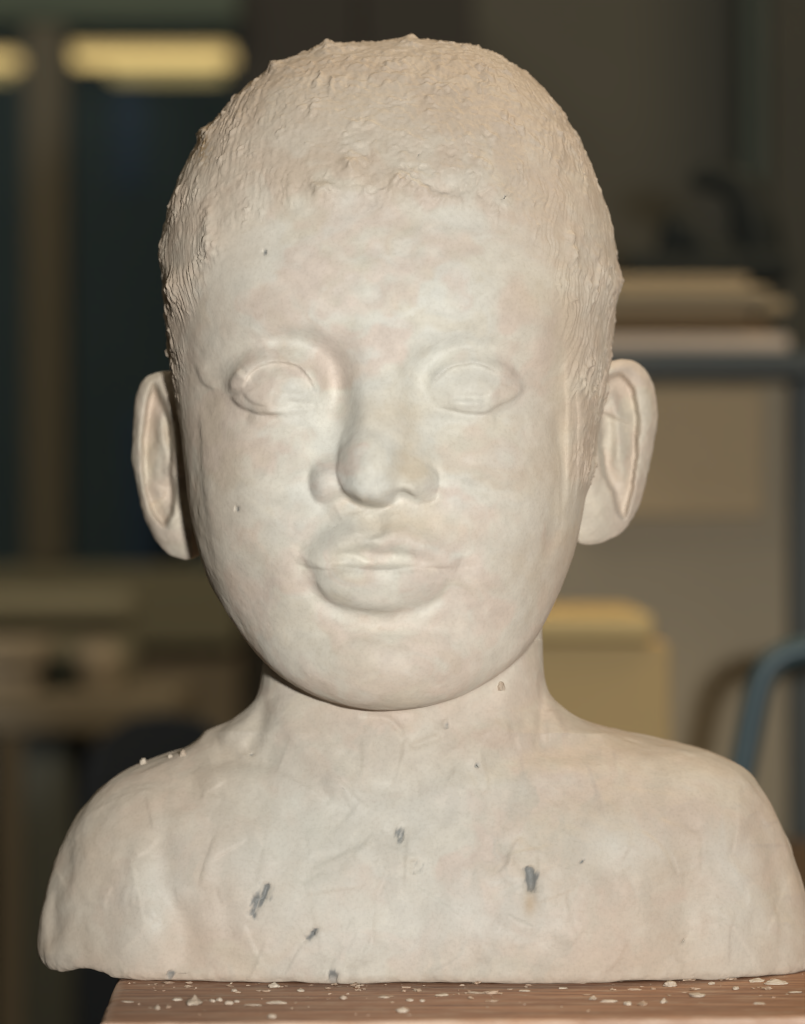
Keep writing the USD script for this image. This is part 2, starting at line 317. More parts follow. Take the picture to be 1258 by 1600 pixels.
def F(X, Y, Z):
    u, v = UV(X, Y, Z)
    h = grid_at(H, u, v)
    # head
    ym = YM(np.clip(Z, _z[-1], _z[0])); dx, dz = X - hC[0], Z - hC[1]
    y = Y - ym; w = np.clip(-y / 160 + 0.25, 0, 1); w = w * w * (3 - 2 * w)
    y = y + h * w * (v < 1112)
    r = np.hypot(dx, dz); R = np.interp(np.arctan2(dz, dx), hT, hR)
    B = np.where(y < 0, BF(np.clip(Z, _zb[-1], _zb[0])), 450.0); n = np.where(y < 0, 2.5 - 0.25 * np.clip((v - 780) / 200, 0, 1), 2.1)
    rho = ((r / R) ** n + (np.abs(y) / B) ** n + 1e-9) ** (1 / n)
    head = np.sqrt(r * r + y * y) * (1 - 1 / rho)
    # neck
    nx, ny, rx, ry = 1.0 + 0.01 * (Z + 300) / 100, 262.0, 226.0, 205.0
    Xn = X - nx; yn = Y - ny; yn = yn + h * np.clip(-yn / 100, 0, 1) * (v > 1000)
    fl = np.exp(np.clip((v - 1140) / 32, -6, 0.15)); rx = rx + 66 * fl
    q = np.sqrt((Xn / rx) ** 2 + (yn / ry) ** 2) + 1e-6
    neck = np.sqrt(Xn ** 2 + yn ** 2) * (1 - 1 / q)
    neck = smax(neck, Z - 150, 20); neck = smax(neck, -560 - Z, 20)
    # torso
    dx, dz = X - tC[0], Z - tC[1]; y = Y - 290.0
    w = np.clip(-y / 120, 0, 1); y = y + h * w * (v > 1110)
    r = np.hypot(dx, dz); R = np.interp(np.arctan2(dz, dx), tT, tR)
    B = np.where(y < 0, 300.0, 240.0)
    rho = ((r / R) ** 2.7 + (np.abs(y) / B) ** 2.7 + 1e-9) ** (1 / 2.7)
    torso = np.sqrt(r * r + y * y) * (1 - 1 / rho)
    body = smin(neck, torso, 80)
    body = smax(body, -735.0 - Z + (7 + 5 * np.sin(X / 21.0)) * np.clip((-X - 415) / 60, 0, 1), 14)
    return smin(head, body, 9)

# ---- surface net on a 5-unit grid near the surface, then finer
def surface():
    s, c = 5.0, 4
    lo, hi = np.array([-640, -320, -750]), np.array([720, 820, 800])
    n = ((hi - lo) / (s * c)).astype(int) + 1
    ax = [lo[k] + np.arange(n[k]) * s * c for k in range(3)]
    G = np.meshgrid(*ax, indexing='ij'); fc = F(G[0].ravel(), G[1].ravel(), G[2].ravel()).reshape(n)
    N = (n - 1) * c + 1
    f = fc
    for k in range(3):
        idx = np.arange(N[k]) / c; i0 = np.minimum(idx.astype(int), n[k] - 2); t = idx - i0
        sh = [1, 1, 1]; sh[k] = -1; t = t.reshape(sh)
        f = np.take(f, i0, k) * (1 - t) + np.take(f, i0 + 1, k) * t
    near = np.argwhere(np.abs(f) < 34)
    P = lo + near * s
    f[near[:, 0], near[:, 1], near[:, 2]] = F(P[:, 0], P[:, 1], P[:, 2])
    sg = f < 0
    cnt = np.zeros(N - 1, np.int8)
    for a in range(8): cnt += sg[a & 1:N[0] - 1 + (a & 1), (a >> 1) & 1:N[1] - 1 + ((a >> 1) & 1), a >> 2:N[2] - 1 + (a >> 2)]
    cells = np.argwhere((cnt > 0) & (cnt < 8)); cid = np.full(N - 1, -1, np.int64); cid[tuple(cells.T)] = np.arange(len(cells))
    acc, num = np.zeros((len(cells), 3)), np.zeros(len(cells))
    for k in range(3):
        for a in (0, 1):
            for b in (0, 1):
                o = np.zeros(3, int); o[(k + 1) % 3] = a; o[(k + 2) % 3] = b; e = o.copy(); e[k] += 1
                f0, f1 = f[tuple((cells + o).T)], f[tuple((cells + e).T)]
                m = (f0 < 0) != (f1 < 0); t = np.where(m, f0 / np.where(m, f0 - f1, 1), 0)
                p = cells + o + t[:, None] * (e - o); acc += np.where(m[:, None], p, 0); num += m
    V = lo + s * acc / num[:, None]
    Q = []
    for k in range(3):
        i, j = (k + 1) % 3, (k + 2) % 3
        d = np.diff(sg.astype(np.int8), axis=k); E = np.argwhere(d != 0); sgn = d[tuple(E.T)]
        ok = (E[:, i] > 0) & (E[:, j] > 0) & (E[:, i] < N[i] - 1) & (E[:, j] < N[j] - 1); E, sgn = E[ok], sgn[ok]
        def ci(a, b):
            q = E.copy(); q[:, i] -= a; q[:, j] -= b; return cid[tuple(q.T)]
        q = np.stack([ci(1, 1), ci(0, 1), ci(0, 0), ci(1, 0)], 1)
        Q.append(np.where((sgn > 0)[:, None], q, q[:, ::-1]))
    Q = np.vstack(Q)
    T = np.vstack([Q[:, [0, 1, 2]], Q[:, [0, 2, 3]]])[:, ::-1]
    return V, T
def gradient(V, e=1.0):
    g = np.stack([F(V[:, 0] + e, V[:, 1], V[:, 2]) - F(V[:, 0] - e, V[:, 1], V[:, 2]), F(V[:, 0], V[:, 1] + e, V[:, 2]) - F(V[:, 0], V[:, 1] - e, V[:, 2]),
                  F(V[:, 0], V[:, 1], V[:, 2] + e) - F(V[:, 0], V[:, 1], V[:, 2] - e)], 1) / (2 * e); return g
def project(V, it):
    for _ in range(it):
        g = gradient(V); f = F(V[:, 0], V[:, 1], V[:, 2]); step = f / np.maximum((g ** 2).sum(1), 0.15)
        V = V - np.clip(step, -4, 4)[:, None] * g
    return V
def normals(V, T):
    fn = np.cross(V[T[:, 1]] - V[T[:, 0]], V[T[:, 2]] - V[T[:, 0]]); n = np.zeros_like(V)
    for k in range(3):
        for a in range(3): n[:, a] += np.bincount(T[:, k], fn[:, a], len(V))
    return n / np.maximum(np.linalg.norm(n, axis=1), 1e-9)[:, None]
V, T = surface()
V = project(V, 2)
V, T = trimesh.remesh.subdivide(V, T)
V = project(V, 2)
vol = np.einsum('ij,ij->i', V[T[:, 0]], np.cross(V[T[:, 1]], V[T[:, 2]])).sum()
if vol < 0: T = T[:, ::-1]
N_ = normals(V, T)

# ---- hair, clay skin, marks
def mixc(a, b, t): return a + (np.asarray(b) - a) * t[:, None]
def ss(x, a, b): t = np.clip((x - a) / (b - a), 0, 1); return t * t * (3 - 2 * t)
FACE = [(276, 660), (282, 560), (298, 480), (322, 412), (352, 372), (400, 342), (470, 322), (505, 318), (545, 298), (590, 312), (622, 296), (668, 312), (705, 322), (760, 332), (822, 352), (858, 396),
        (870, 460), (882, 540), (890, 620), (898, 760), (960, 770), (1000, 900), (700, 1200), (400, 1200), (200, 900), (220, 665)]
fs0 = poly_mask(FACE); wgt = np.clip(1 - np.abs(GU - 600) / 300, 0, 1) ** .5 * (GV < 420)
face_soft = blur(fs0, 9) * (1 - wgt) + blur(fs0, 34) * wgt
face_soft = np.clip(face_soft + 0.9 * wgt * np.clip(4 * face_soft * (1 - face_soft), 0, 1) * (meshkit.fbm(np.stack([GU / 26, GV / 26, 0 * GU], -1), 3, 33) - .5), 0, 1)
u, v = UV(V[:, 0], V[:, 1], V[:, 2])
ymV = YM(np.clip(V[:, 2], _z[-1], _z[0]))
side = np.clip((V[:, 1] - ymV) / 60, 0, 1)
hair = (1 - grid_at(face_soft, u, v)) * (1 - side) + side * np.clip((800 - v) / 40, 0, 1)
hair *= np.clip((800 - v) / 30, 0, 1)
is_head = (v < 1000)
hair = hair * is_head
# polar coordinates about the crown
crown = np.array([0.03, 0.42, 0.90]); crown /= np.linalg.norm(crown)
c0 = np.array([hC[0], 330.0, hC[1]]); q = V - c0; q /= np.linalg.norm(q, axis=1)[:, None]
e1 = np.cross(crown, [0, 1, 0]); e1 /= np.linalg.norm(e1); e2 = np.cross(crown, e1)
az = np.arctan2(q @ e2, q @ e1); pol = np.arccos(np.clip(q @ crown, -1, 1))
noise, fbm = meshkit.noise, meshkit.fbm
warp = fbm(V / 90.0, 2, 3) - 0.5; warp2 = fbm(V / 34.0, 2, 9) - 0.5
ring = np.stack([np.cos(az) * 44, np.sin(az) * 44, pol * 1.8], 1) + np.stack([warp * 4.5, warp * 4.5, warp2 * 0.9], 1) + (warp2 * 1.6)[:, None] * [1, 1, 0]
s1 = noise(ring, 21); s2 = noise(ring * [1.8, 1.8, 1.5], 22); s3 = noise(ring * [2.7, 2.7, 2.2], 23)
strand = (1 - np.abs(2 * s1 - 1)) * 0.8 + (1 - np.abs(2 * s2 - 1)) * 0.8 + (1 - np.abs(2 * s3 - 1)) * 0.5 - 1.05
top = np.clip((340 - v) / 120, 0, 1) * np.clip(1.25 - np.abs(u - 650) / 260, 0, 1)
curl = fbm(V / 12.0 + 2.2 * warp2[:, None], 3, 31) - 0.5
lumps = fbm(V / 50.0, 3, 41) - 0.5
crust = np.maximum(fbm(V / 20.0, 3, 44) - 0.58, 0)
patch = ss(fbm(V / 70.0, 2, 47), .38, .62)
disp = hair * (4 + 3.2 * strand * (1 - 0.55 * top) * (0.3 + 0.9 * patch) + 6.5 * curl * (0.15 + 0.85 * top) + 7 * lumps + 20 * crust * (0.3 + .8 * top) + 3.2 * ss(noise(ring * [0.9, 0.9, 5.0] + 2 * warp2[:, None], 48), .62, .95) * (.4 + patch))
# locks along the brow line
fr = np.clip(1 - np.abs(v - 296) / 45, 0, 1) * np.clip(1 - np.abs(u - 660) / 230, 0, 1) * (V[:, 1] < ymV)
disp += fr * 18 * (fbm(np.stack([u / 15, v / 20, warp2 * 3], 1), 3, 51) - 0.45)
def dab(u0, v0, su, sv, h, back=False):
    near = np.exp(-0.5 * (((u - u0) / su) ** 2 + ((v - v0) / sv) ** 2)) * (V[:, 1] < ymV + 120)
    return h * near
for a in [(252, 395, 7, 22, 7), (254, 352, 5, 6, 8), (276, 450, 6, 16, 8), (335, 385, 11, 12, 7), (330, 345, 6, 26, 5), (966, 440, 8, 16, 9), (962, 345, 5, 6, 9), (905, 208, 8, 9, 7), (512, 78, 14, 8, 7), (640, 66, 10, 6, 6),
          (430, 106, 8, 6, 7), (322, 210, 8, 10, 7), (892, 400, 5, 12, 7), (888, 372, 4, 10, 6), (548, 262, 10, 16, 11), (506, 302, 15, 9, 12), (632, 288, 18, 13, 12), (655, 302, 20, 6, 7), (750, 262, 9, 12, 6), (690, 312, 22, 6, 5), (455, 300, 6, 14, 4)]:
    disp += dab(*a[:4], a[4] * 1.15) * (.55 + .9 * noise(V / 8.0, 77))
skin = 1 - hair
disp += skin * (3.4 * (fbm(V / 55.0, 2, 61) - 0.5) + 1.0 * (fbm(V / 14.0, 2, 62) - 0.5))
body_w = np.clip((v - 1090) / 40, 0, 1)
drag = fbm(np.stack([V[:, 0] / 9.0 + 4 * warp, V[:, 1] / 30.0, V[:, 2] / 60.0], 1), 3, 63) - 0.5
drag2 = fbm(np.stack([(V[:, 0] + V[:, 2]) / 80.0, V[:, 1] / 40.0, (V[:, 2] - V[:, 0]) / 11.0], 1), 3, 64) - 0.5
disp += body_w * (16 * (fbm(np.stack([V[:, 0] / 120, V[:, 1] / 120, V[:, 2] / 170], 1) + 0.8 * warp[:, None], 3, 65) - 0.5)  )
edge = np.clip((V[:, 2] + 735) / 22, 0, 1)
disp += (1 - edge) * body_w * (10 * (fbm(V / 16.0, 3, 66) - 0.45)) * np.clip((V[:, 2] + 734) / 4, 0, 1)
V = V + N_ * disp[:, None]
V[:, 2] = np.maximum(V[:, 2], -735.0)
N_ = normals(V, T)

def clay_colour(P, u, v, hair=None, body=None, seed=0, dry_lit=0.0):
    c = np.tile(np.array([0.610, 0.580, 0.505]), (len(P), 1))
    w = np.stack([fbm(P / 80.0, 3, 70 + seed), fbm(P / 80.0, 3, 170 + seed), fbm(P / 80.0, 3, 270 + seed)], 1) * 2.2
    a = fbm(P / 130.0 + w, 4, 71 + seed); b = fbm(P / 110.0 + w * 1.3, 4, 75 + seed); d = fbm(P / 120.0 + w, 4, 79 + seed); e = fbm(P / 22.0 + w, 4, 83 + seed)
    c = mixc(c, (0.600, 0.495, 0.425), ss(a, 0.40, 0.64) * 0.7)      # pinkish
    c = mixc(c, (0.55, 0.485, 0.375), ss(b, 0.42, 0.78) * 0.45)       # ochre
    c = mixc(c, (0.63, 0.615, 0.555), ss(d, 0.42, 0.66) * (0.25 + 0.55 * dry_lit))       # dried whitish clay, more in the centre as painted frontal light
    c *= (1 + 0.30 * (e - 0.5))[:, None]
    if hair is not None:
        c = mixc(c, (0.435, 0.350, 0.262), hair * np.clip(0.22 + 0.25 * ss(a, .35, .65) + 0.5 * np.clip((330 - v) / 230, 0, 1), 0, 1))
    if body is not None:
        sm = fbm(np.stack([P[:, 0] / 26 + 3 * b, P[:, 1] / 60, P[:, 2] / 75], 1), 4, 87)
        c = mixc(c, (0.50, 0.475, 0.415), body * ss(sm, .48, .68) * 0.65)  # grey smears
    return c
dry_lit = np.exp(-0.5 * (((u - 595) / 190) ** 4 + ((v - 640) / 400) ** 4)) + 0.8 * np.exp(-0.5 * (((u - 640) / 230) ** 4 + ((v - 1390) / 150) ** 4))  # pale centre: dried clay, plus frontal light painted into the colour
col = clay_colour(V, u, v, hair, body_w, 0, dry_lit)
wv = (1 - np.clip(dry_lit, 0, 1)) * (0.45 + 0.9 * (fbm(V / 70.0, 3, 121) - .2))  # warm darker sides: light falloff painted into the clay colour
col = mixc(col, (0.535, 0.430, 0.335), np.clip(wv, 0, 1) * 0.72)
pale = sum(a_ * np.exp(-0.5 * (((u - u_) / su_) ** 2 + ((v - v_) / sv_) ** 2)) for u_, v_, su_, sv_, a_ in [(235, 1425, 40, 55, 1), (620, 1255, 90, 28, .9), (690, 1440, 110, 50, .8), (1150, 1400, 30, 80, .8), (960, 1320, 70, 25, .6), (330, 1330, 50, 40, .5), (450, 1400, 60, 60, .6)])
col = mixc(col, (0.63, 0.605, 0.545), np.clip(pale * (V[:, 1] < 330) * (.2 + 1.3 * fbm(np.stack([u / 40 + 2 * warp, v / 60, 0 * u], 1), 4, 127)), 0, 1) * 0.9)
col *= (1 - 0.10 * body_w)[:, None]  # neck and torso darkened in the colour, standing in for weaker light
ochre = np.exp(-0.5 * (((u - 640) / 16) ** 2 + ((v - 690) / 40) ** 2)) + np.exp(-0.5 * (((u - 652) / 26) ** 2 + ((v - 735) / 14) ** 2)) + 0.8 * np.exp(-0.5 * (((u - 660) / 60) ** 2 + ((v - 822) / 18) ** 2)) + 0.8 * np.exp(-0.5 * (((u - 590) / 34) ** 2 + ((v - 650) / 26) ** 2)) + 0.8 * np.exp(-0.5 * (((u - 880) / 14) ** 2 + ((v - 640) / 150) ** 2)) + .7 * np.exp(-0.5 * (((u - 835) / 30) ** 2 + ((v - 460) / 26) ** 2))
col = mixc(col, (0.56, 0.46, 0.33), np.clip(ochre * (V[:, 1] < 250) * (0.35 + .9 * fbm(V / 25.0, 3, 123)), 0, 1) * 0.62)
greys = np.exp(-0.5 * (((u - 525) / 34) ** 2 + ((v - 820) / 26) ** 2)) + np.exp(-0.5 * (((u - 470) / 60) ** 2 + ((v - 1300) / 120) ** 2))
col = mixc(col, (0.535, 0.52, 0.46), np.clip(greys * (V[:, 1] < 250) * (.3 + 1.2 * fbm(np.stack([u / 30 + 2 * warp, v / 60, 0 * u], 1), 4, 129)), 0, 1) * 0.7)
col = col * (np.array([1.0, .995, .985]) + np.clip(dry_lit, 0, 1)[:, None] * [.0, .015, .035])
stain = np.zeros_like(GU)
for p, w, d in GOUGES: stain = np.maximum(stain, stroke(p, w * 1.25, min(1, d / 8.0)))
front = (V[:, 1] < 330)
sn = fbm(np.stack([(u + .3 * v) / 6.0, v / 18.0, V[:, 1] / 20.0], 1), 4, 91)
st = ss(grid_at(stain, u, v) + 1.7 * (sn - 0.44), 0.22, 0.95) * (grid_at(stain, u, v) > 0.06) * front
col = mixc(col, (0.185, 0.195, 0.195), np.clip(st, 0, 0.88))
rust = np.exp(-0.5 * (((u - 828) / 7) ** 2 + ((v - 1412) / 14) ** 2)) * front * 0.5 + 0.8 * np.exp(-0.5 * (((u - 318) / 10) ** 2 + ((v - 222) / 22) ** 2)) * (fbm(V / 8., 2, 93) > .5)
col = mixc(col, (0.36, 0.23, 0.10), np.clip(rust, 0, .8))
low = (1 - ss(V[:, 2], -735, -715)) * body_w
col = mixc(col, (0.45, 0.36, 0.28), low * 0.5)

bust = thing('clay_bust', 'pale dried clay portrait bust of a short-haired child with closed blank eyes', 'sculpture')
def emit_part(name, P, T, N, col, parent, material=clay):
    path = numbered(str(parent.GetPath()), name)
    m = UsdGeom.Mesh.Define(stage, path)
    used, inv = np.unique(T.ravel(), return_inverse=True)
    W = P[used] * PX + [0, 0, CAM_Z]
    m.CreatePointsAttr(Vt.Vec3fArray.FromNumpy(W.astype(np.float32)))
    m.CreateFaceVertexCountsAttr(Vt.IntArray.FromNumpy(np.full(len(T), 3, np.int32)))
    m.CreateFaceVertexIndicesAttr(Vt.IntArray.FromNumpy(inv.astype(np.int32).ravel()))
    m.CreateSubdivisionSchemeAttr('none')
    m.CreateNormalsAttr(Vt.Vec3fArray.FromNumpy(N[used].astype(np.float32))); m.SetNormalsInterpolation('vertex')
    UsdGeom.PrimvarsAPI(m).CreatePrimvar('tint', Sdf.ValueTypeNames.Color3fArray, 'vertex').Set(Vt.Vec3fArray.FromNumpy(col[used].astype(np.float32)))
    UsdShade.MaterialBindingAPI.Apply(m.GetPrim()).Bind(material)
    return m.GetPrim()
# which part each triangle belongs to
fu, fv, fy, fz = u[T].mean(1), v[T].mean(1), V[T][:, :, 1].mean(1), V[T][:, :, 2].mean(1)
fh = hair[T].mean(1) > 0.5
def inell(a, b, ra, rb): return ((fu - a) / ra) ** 2 + ((fv - b) / rb) ** 2 < 1
frontf = fy < 200
jaw = np.interp(fu, [300, 345, 378, 420, 480, 545, 600, 660, 722, 780, 828, 858, 884], [860, 940, 990, 1040, 1080, 1103, 1110, 1104, 1086, 1052, 1008, 958, 898])
headf = F  # (kept for reference)
_h = V[T].mean(1)
ymc = YM(np.clip(_h[:, 2], _z[-1], _z[0])); rr = np.hypot(_h[:, 0] - hC[0], _h[:, 2] - hC[1]) / np.interp(np.arctan2(_h[:, 2] - hC[1], _h[:, 0] - hC[0]), hT, hR)
q_ = np.sqrt(((_h[:, 0]) / 226.0) ** 2 + ((_h[:, 1] - 262) / 205.0) ** 2)
is_torso = fv > np.interp(fu, [380, 500, 612, 740, 880], [1150, 1215, 1240, 1215, 1130])
is_neck = (~is_torso) & ((fv > jaw) | ((q_ < 1.06) & (fv > 900) & (fy > ymc)))
lab = np.full(len(T), 0)                                   # 0 head, 1 hair, 2 neck, 3 torso, 4 nose, 5 mouth, 6 eye, 7 eye
lab[fh] = 1
lab[(lab == 0) & frontf & ((inell(580, 728, 58, 66) | inell(510, 750, 29, 36) | inell(648, 752, 35, 34) | ((np.abs(fu - 586) < 36) & (fv > 590) & (fv < 730))))] = 4
lab[(lab == 0) & frontf & inell(595, 906, 134, 66) & (fv > 838)] = 5
lab[(lab == 0) & frontf & inell(432, 605, 78, 50)] = 6
lab[(lab == 0) & frontf & inell(743, 607, 76, 46)] = 7
lab[is_neck & (lab != 1)] = 2; lab[is_torso] = 3
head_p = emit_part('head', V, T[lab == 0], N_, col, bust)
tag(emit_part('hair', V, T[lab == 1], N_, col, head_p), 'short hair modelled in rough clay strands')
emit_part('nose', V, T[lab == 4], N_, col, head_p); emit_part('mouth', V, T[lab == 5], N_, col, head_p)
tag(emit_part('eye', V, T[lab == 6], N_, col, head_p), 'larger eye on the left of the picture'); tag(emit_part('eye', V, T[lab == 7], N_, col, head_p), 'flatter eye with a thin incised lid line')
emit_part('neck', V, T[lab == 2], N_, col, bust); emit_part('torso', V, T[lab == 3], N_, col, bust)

# ---- ears: leaves of clay stuck to the sides
def ear(outline, centre, y_in, u_in, slope, tilt, relief, label, thick=22, back=34):
    P = np.array(outline, float); c = np.array(centre, float)
    a, r = np.arctan2(P[:, 1] - c[1], P[:, 0] - c[0]), np.hypot(*(P - c).T); o = np.argsort(a); a, r = a[o], r[o]
    s = CubicSpline(np.append(a, a[0] + 2 * np.pi), np.append(r, r[0]), bc_type='periodic')
    nf, nr = 300, 110
    ph = np.linspace(-np.pi, np.pi, nf, False); R = ndimage.gaussian_filter1d(s(np.where(ph < a[0], ph + 2 * np.pi, ph)), 5.0, mode='wrap')
    rho = np.sin(np.linspace(0, np.pi / 2, nr))[1:]
    uu = c[0] + np.outer(rho, R * np.cos(ph)); vv = c[1] + np.outer(rho, R * np.sin(ph))
    rel = 1.4 * relief(GU, GV); rel = blur(rel, 1.0)
    def yp(u_, v_): return y_in + np.abs(u_ - u_in) * slope + (v_ - c[1]) * tilt
    def cap(u_, v_, rh, sgn):
        e = np.sqrt(np.clip(1 - rh ** 5, 0, 1))
        return yp(u_, v_) - (thick + grid_at(rel, u_.ravel(), v_.ravel()).reshape(u_.shape)) * e if sgn < 0 else yp(u_, v_) + back * np.sqrt(np.clip(1 - rh ** 2.4, 0, 1))
    rh = np.broadcast_to(rho[:, None], uu.shape)
    def pts(y): X, Z = XZ(uu, vv, y); return np.stack([X, y, Z], -1).reshape(-1, 3)
    def cpt(sgn):
        y = cap(np.array([c[0]]), np.array([c[1]]), np.array([0.0]), sgn); X, Z = XZ(c[0], c[1], y); return np.array([[X[0], y[0], Z[0]]])
    A, B = pts(cap(uu, vv, rh, -1)), pts(cap(uu, vv, rh, 1)); nA = len(A)
    n_in = (nr - 2) * nf                                      # the last ring is shared
    VV = np.vstack([A, B[:n_in], cpt(-1), cpt(1)])
    Fs = []
    j = np.arange(nf); k = (j + 1) % nf
    def rings(off_last, base, flip):
        for i in range(nr - 2):
            lo_, hi_ = base + i * nf, (base + (i + 1) * nf) if i < nr - 3 else off_last
            t1, t2 = np.stack([lo_ + j, hi_ + j, hi_ + k], 1), np.stack([lo_ + j, hi_ + k, lo_ + k], 1)
            for t in (t1, t2): Fs.append(t[:, ::-1] if flip else t)
    rings((nr - 2) * nf, 0, False); rings((nr - 2) * nf, nA, True)
    cA, cB = nA + n_in, nA + n_in + 1
    Fs.append(np.stack([np.full(nf, cA), j, k], 1)); Fs.append(np.stack([np.full(nf, cB), nA + k, nA + j], 1))
    TT = np.vstack(Fs)
    if np.einsum('ij,ij->i', VV[TT[:, 0]], np.cross(VV[TT[:, 1]], VV[TT[:, 2]])).sum() < 0: TT = TT[:, ::-1]
    n = normals(VV, TT)
    VV = VV + n * (4.0 * (fbm(VV / 30.0, 3, 101) - .5) + 1.6 * (fbm(VV / 10.0, 2, 103) - .5))[:, None]
    n = normals(VV, TT)
    cc = clay_colour(VV, None, None, None, None, 5); cc = mixc(cc, (0.555, 0.475, 0.385), np.full(len(cc), .3)) * [1.0, .975, .94]
    return tag(emit_part('ear', VV, TT, n, cc, head_p), label)
def left_relief(U, W):
    r = -36 * blur(poly_mask([(239, 598), (231, 630), (224, 680), (222, 722), (227, 765), (237, 800), (256, 824), (268, 803), (272, 770), (267, 738), (270, 700), (266, 660), (256, 630)]), 2.4)
    r += stroke([(262, 590), (236, 592), (221, 615), (214, 660), (214, 715), (220, 765), (234, 815), (258, 850)], 8, 13) + stroke([(246, 598), (262, 630), (276, 672), (279, 715), (277, 745)], 8, 9)
    r += gauss(246, 738, 14, 44, 22) + gauss(250, 668, 9, 30, 10) + stroke([(250, 640), (254, 680), (262, 720), (262, 760)], 5, 9) + ledge([(230, 786), (246, 783), (262, 770)], 22, 9, -1, 2.0) + gauss(264, 806, 13, 18, 20)
    r += gauss(268, 848, 22, 16, 9)
    return r
def right_relief(U, W):
    r = -36 * blur(poly_mask([(944, 592), (970, 584), (989, 606), (997, 650), (995, 710), (988, 765), (976, 812), (967, 800), (957, 766), (944, 742), (938, 700), (936, 650), (934, 615)]), 2.6)
    r += stroke([(930, 606), (950, 578), (984, 572), (1008, 600), (1013, 650), (1005, 720), (992, 780), (974, 820)], 9, 13) + stroke([(926, 600), (928, 650), (934, 695)], 8, 10)
    r += ledge([(936, 642), (958, 651), (994, 668)], 24, 12, -1, 1.8) + gauss(975, 724, 12, 42, 27) + stroke([(950, 612), (962, 640), (966, 690), (958, 735)], 6, 10) + gauss(944, 792, 17, 26, 12) + gauss(926, 748, 9, 20, 9)
    r += gauss(925, 838, 18, 14, 9)
    return r
ear([(330, 600), (300, 588), (268, 580), (240, 581), (222, 590), (215, 608), (210, 650), (207, 700), (211, 745), (219, 780), (232, 822), (248, 850), (268, 870), (290, 876), (318, 866), (340, 830), (345, 720)],
    (275, 725), 322, 300, 1.0, 0.05, left_relief, 'ear with a deep gap to the cheek')
ear([(880, 620), (905, 588), (935, 572), (962, 563), (987, 560), (1008, 575), (1022, 605), (1027, 645), (1022, 690), (1013, 735), (1003, 775), (990, 808), (968, 834), (940, 848), (912, 853), (890, 840), (872, 790), (868, 700)],
    (950, 705), 286, 905, 0.95, 0.05, right_relief, 'broad ear with wide rim beside the sideburn')

# ================================================================ the board and the crumbs
wood = usdkit.material(stage, '/World/Looks/red_brown_board', {
    'a': ('attribute', {'attribute': 'tint'}), 'g': ('geometry', {}),
    'm1': ('mapping', {'scale': (14, 220, 120)}), 'n1': ('noise_texture', {'scale': 1.0, 'detail': 6.0, 'roughness': 0.65}),
    'r1': ('rgb_ramp', {'ramp': [(0.30, (0.145, 0.068, 0.038)), (0.50, (0.325, 0.160, 0.090)), (0.72, (0.53, 0.30, 0.18))]}),
    'm2': ('mapping', {'scale': (60, 170, 90)}), 'n2': ('noise_texture', {'scale': 1.0, 'detail': 8.0, 'roughness': 0.75}),
    'r2': ('rgb_ramp', {'ramp': [(0.49, (0, 0, 0)), (0.62, (1, 1, 1))]}),
    'x': ('mix', {'color2': (0.46, 0.34, 0.25)}), 'x2': ('mix', {'mix_type': 'mix', 'color2': (0.62, 0.46, 0.36)}),
    'sc': ('separate_color', {}), 'mul': ('math', {'math_type': 'multiply', 'value2': 0.55}),
    'b': ('bump', {'strength': 1.0, 'distance': 0.0009}), 'p': ('principled_bsdf', {'roughness': 0.55, 'specular_ior_level': 0.35})},
    [('g.position', 'm1.vector'), ('m1.vector', 'n1.vector'), ('n1.fac', 'r1.fac'), ('g.position', 'm2.vector'), ('m2.vector', 'n2.vector'), ('n2.fac', 'r2.fac'),
     ('r2.color', 'mul.value1'), ('mul.value', 'x.fac'), ('r1.color', 'x.color1'), ('a.color', 'sc.color'), ('sc.r', 'x2.fac'), ('x.color', 'x2.color1'), ('x2.color', 'p.base_color'),
     ('n2.fac', 'b.height'), ('b.normal', 'p.normal')], surface='p.BSDF')
stand = thing('modelling_stand', 'red-brown wooden board on a stand, under the clay bust', 'board')
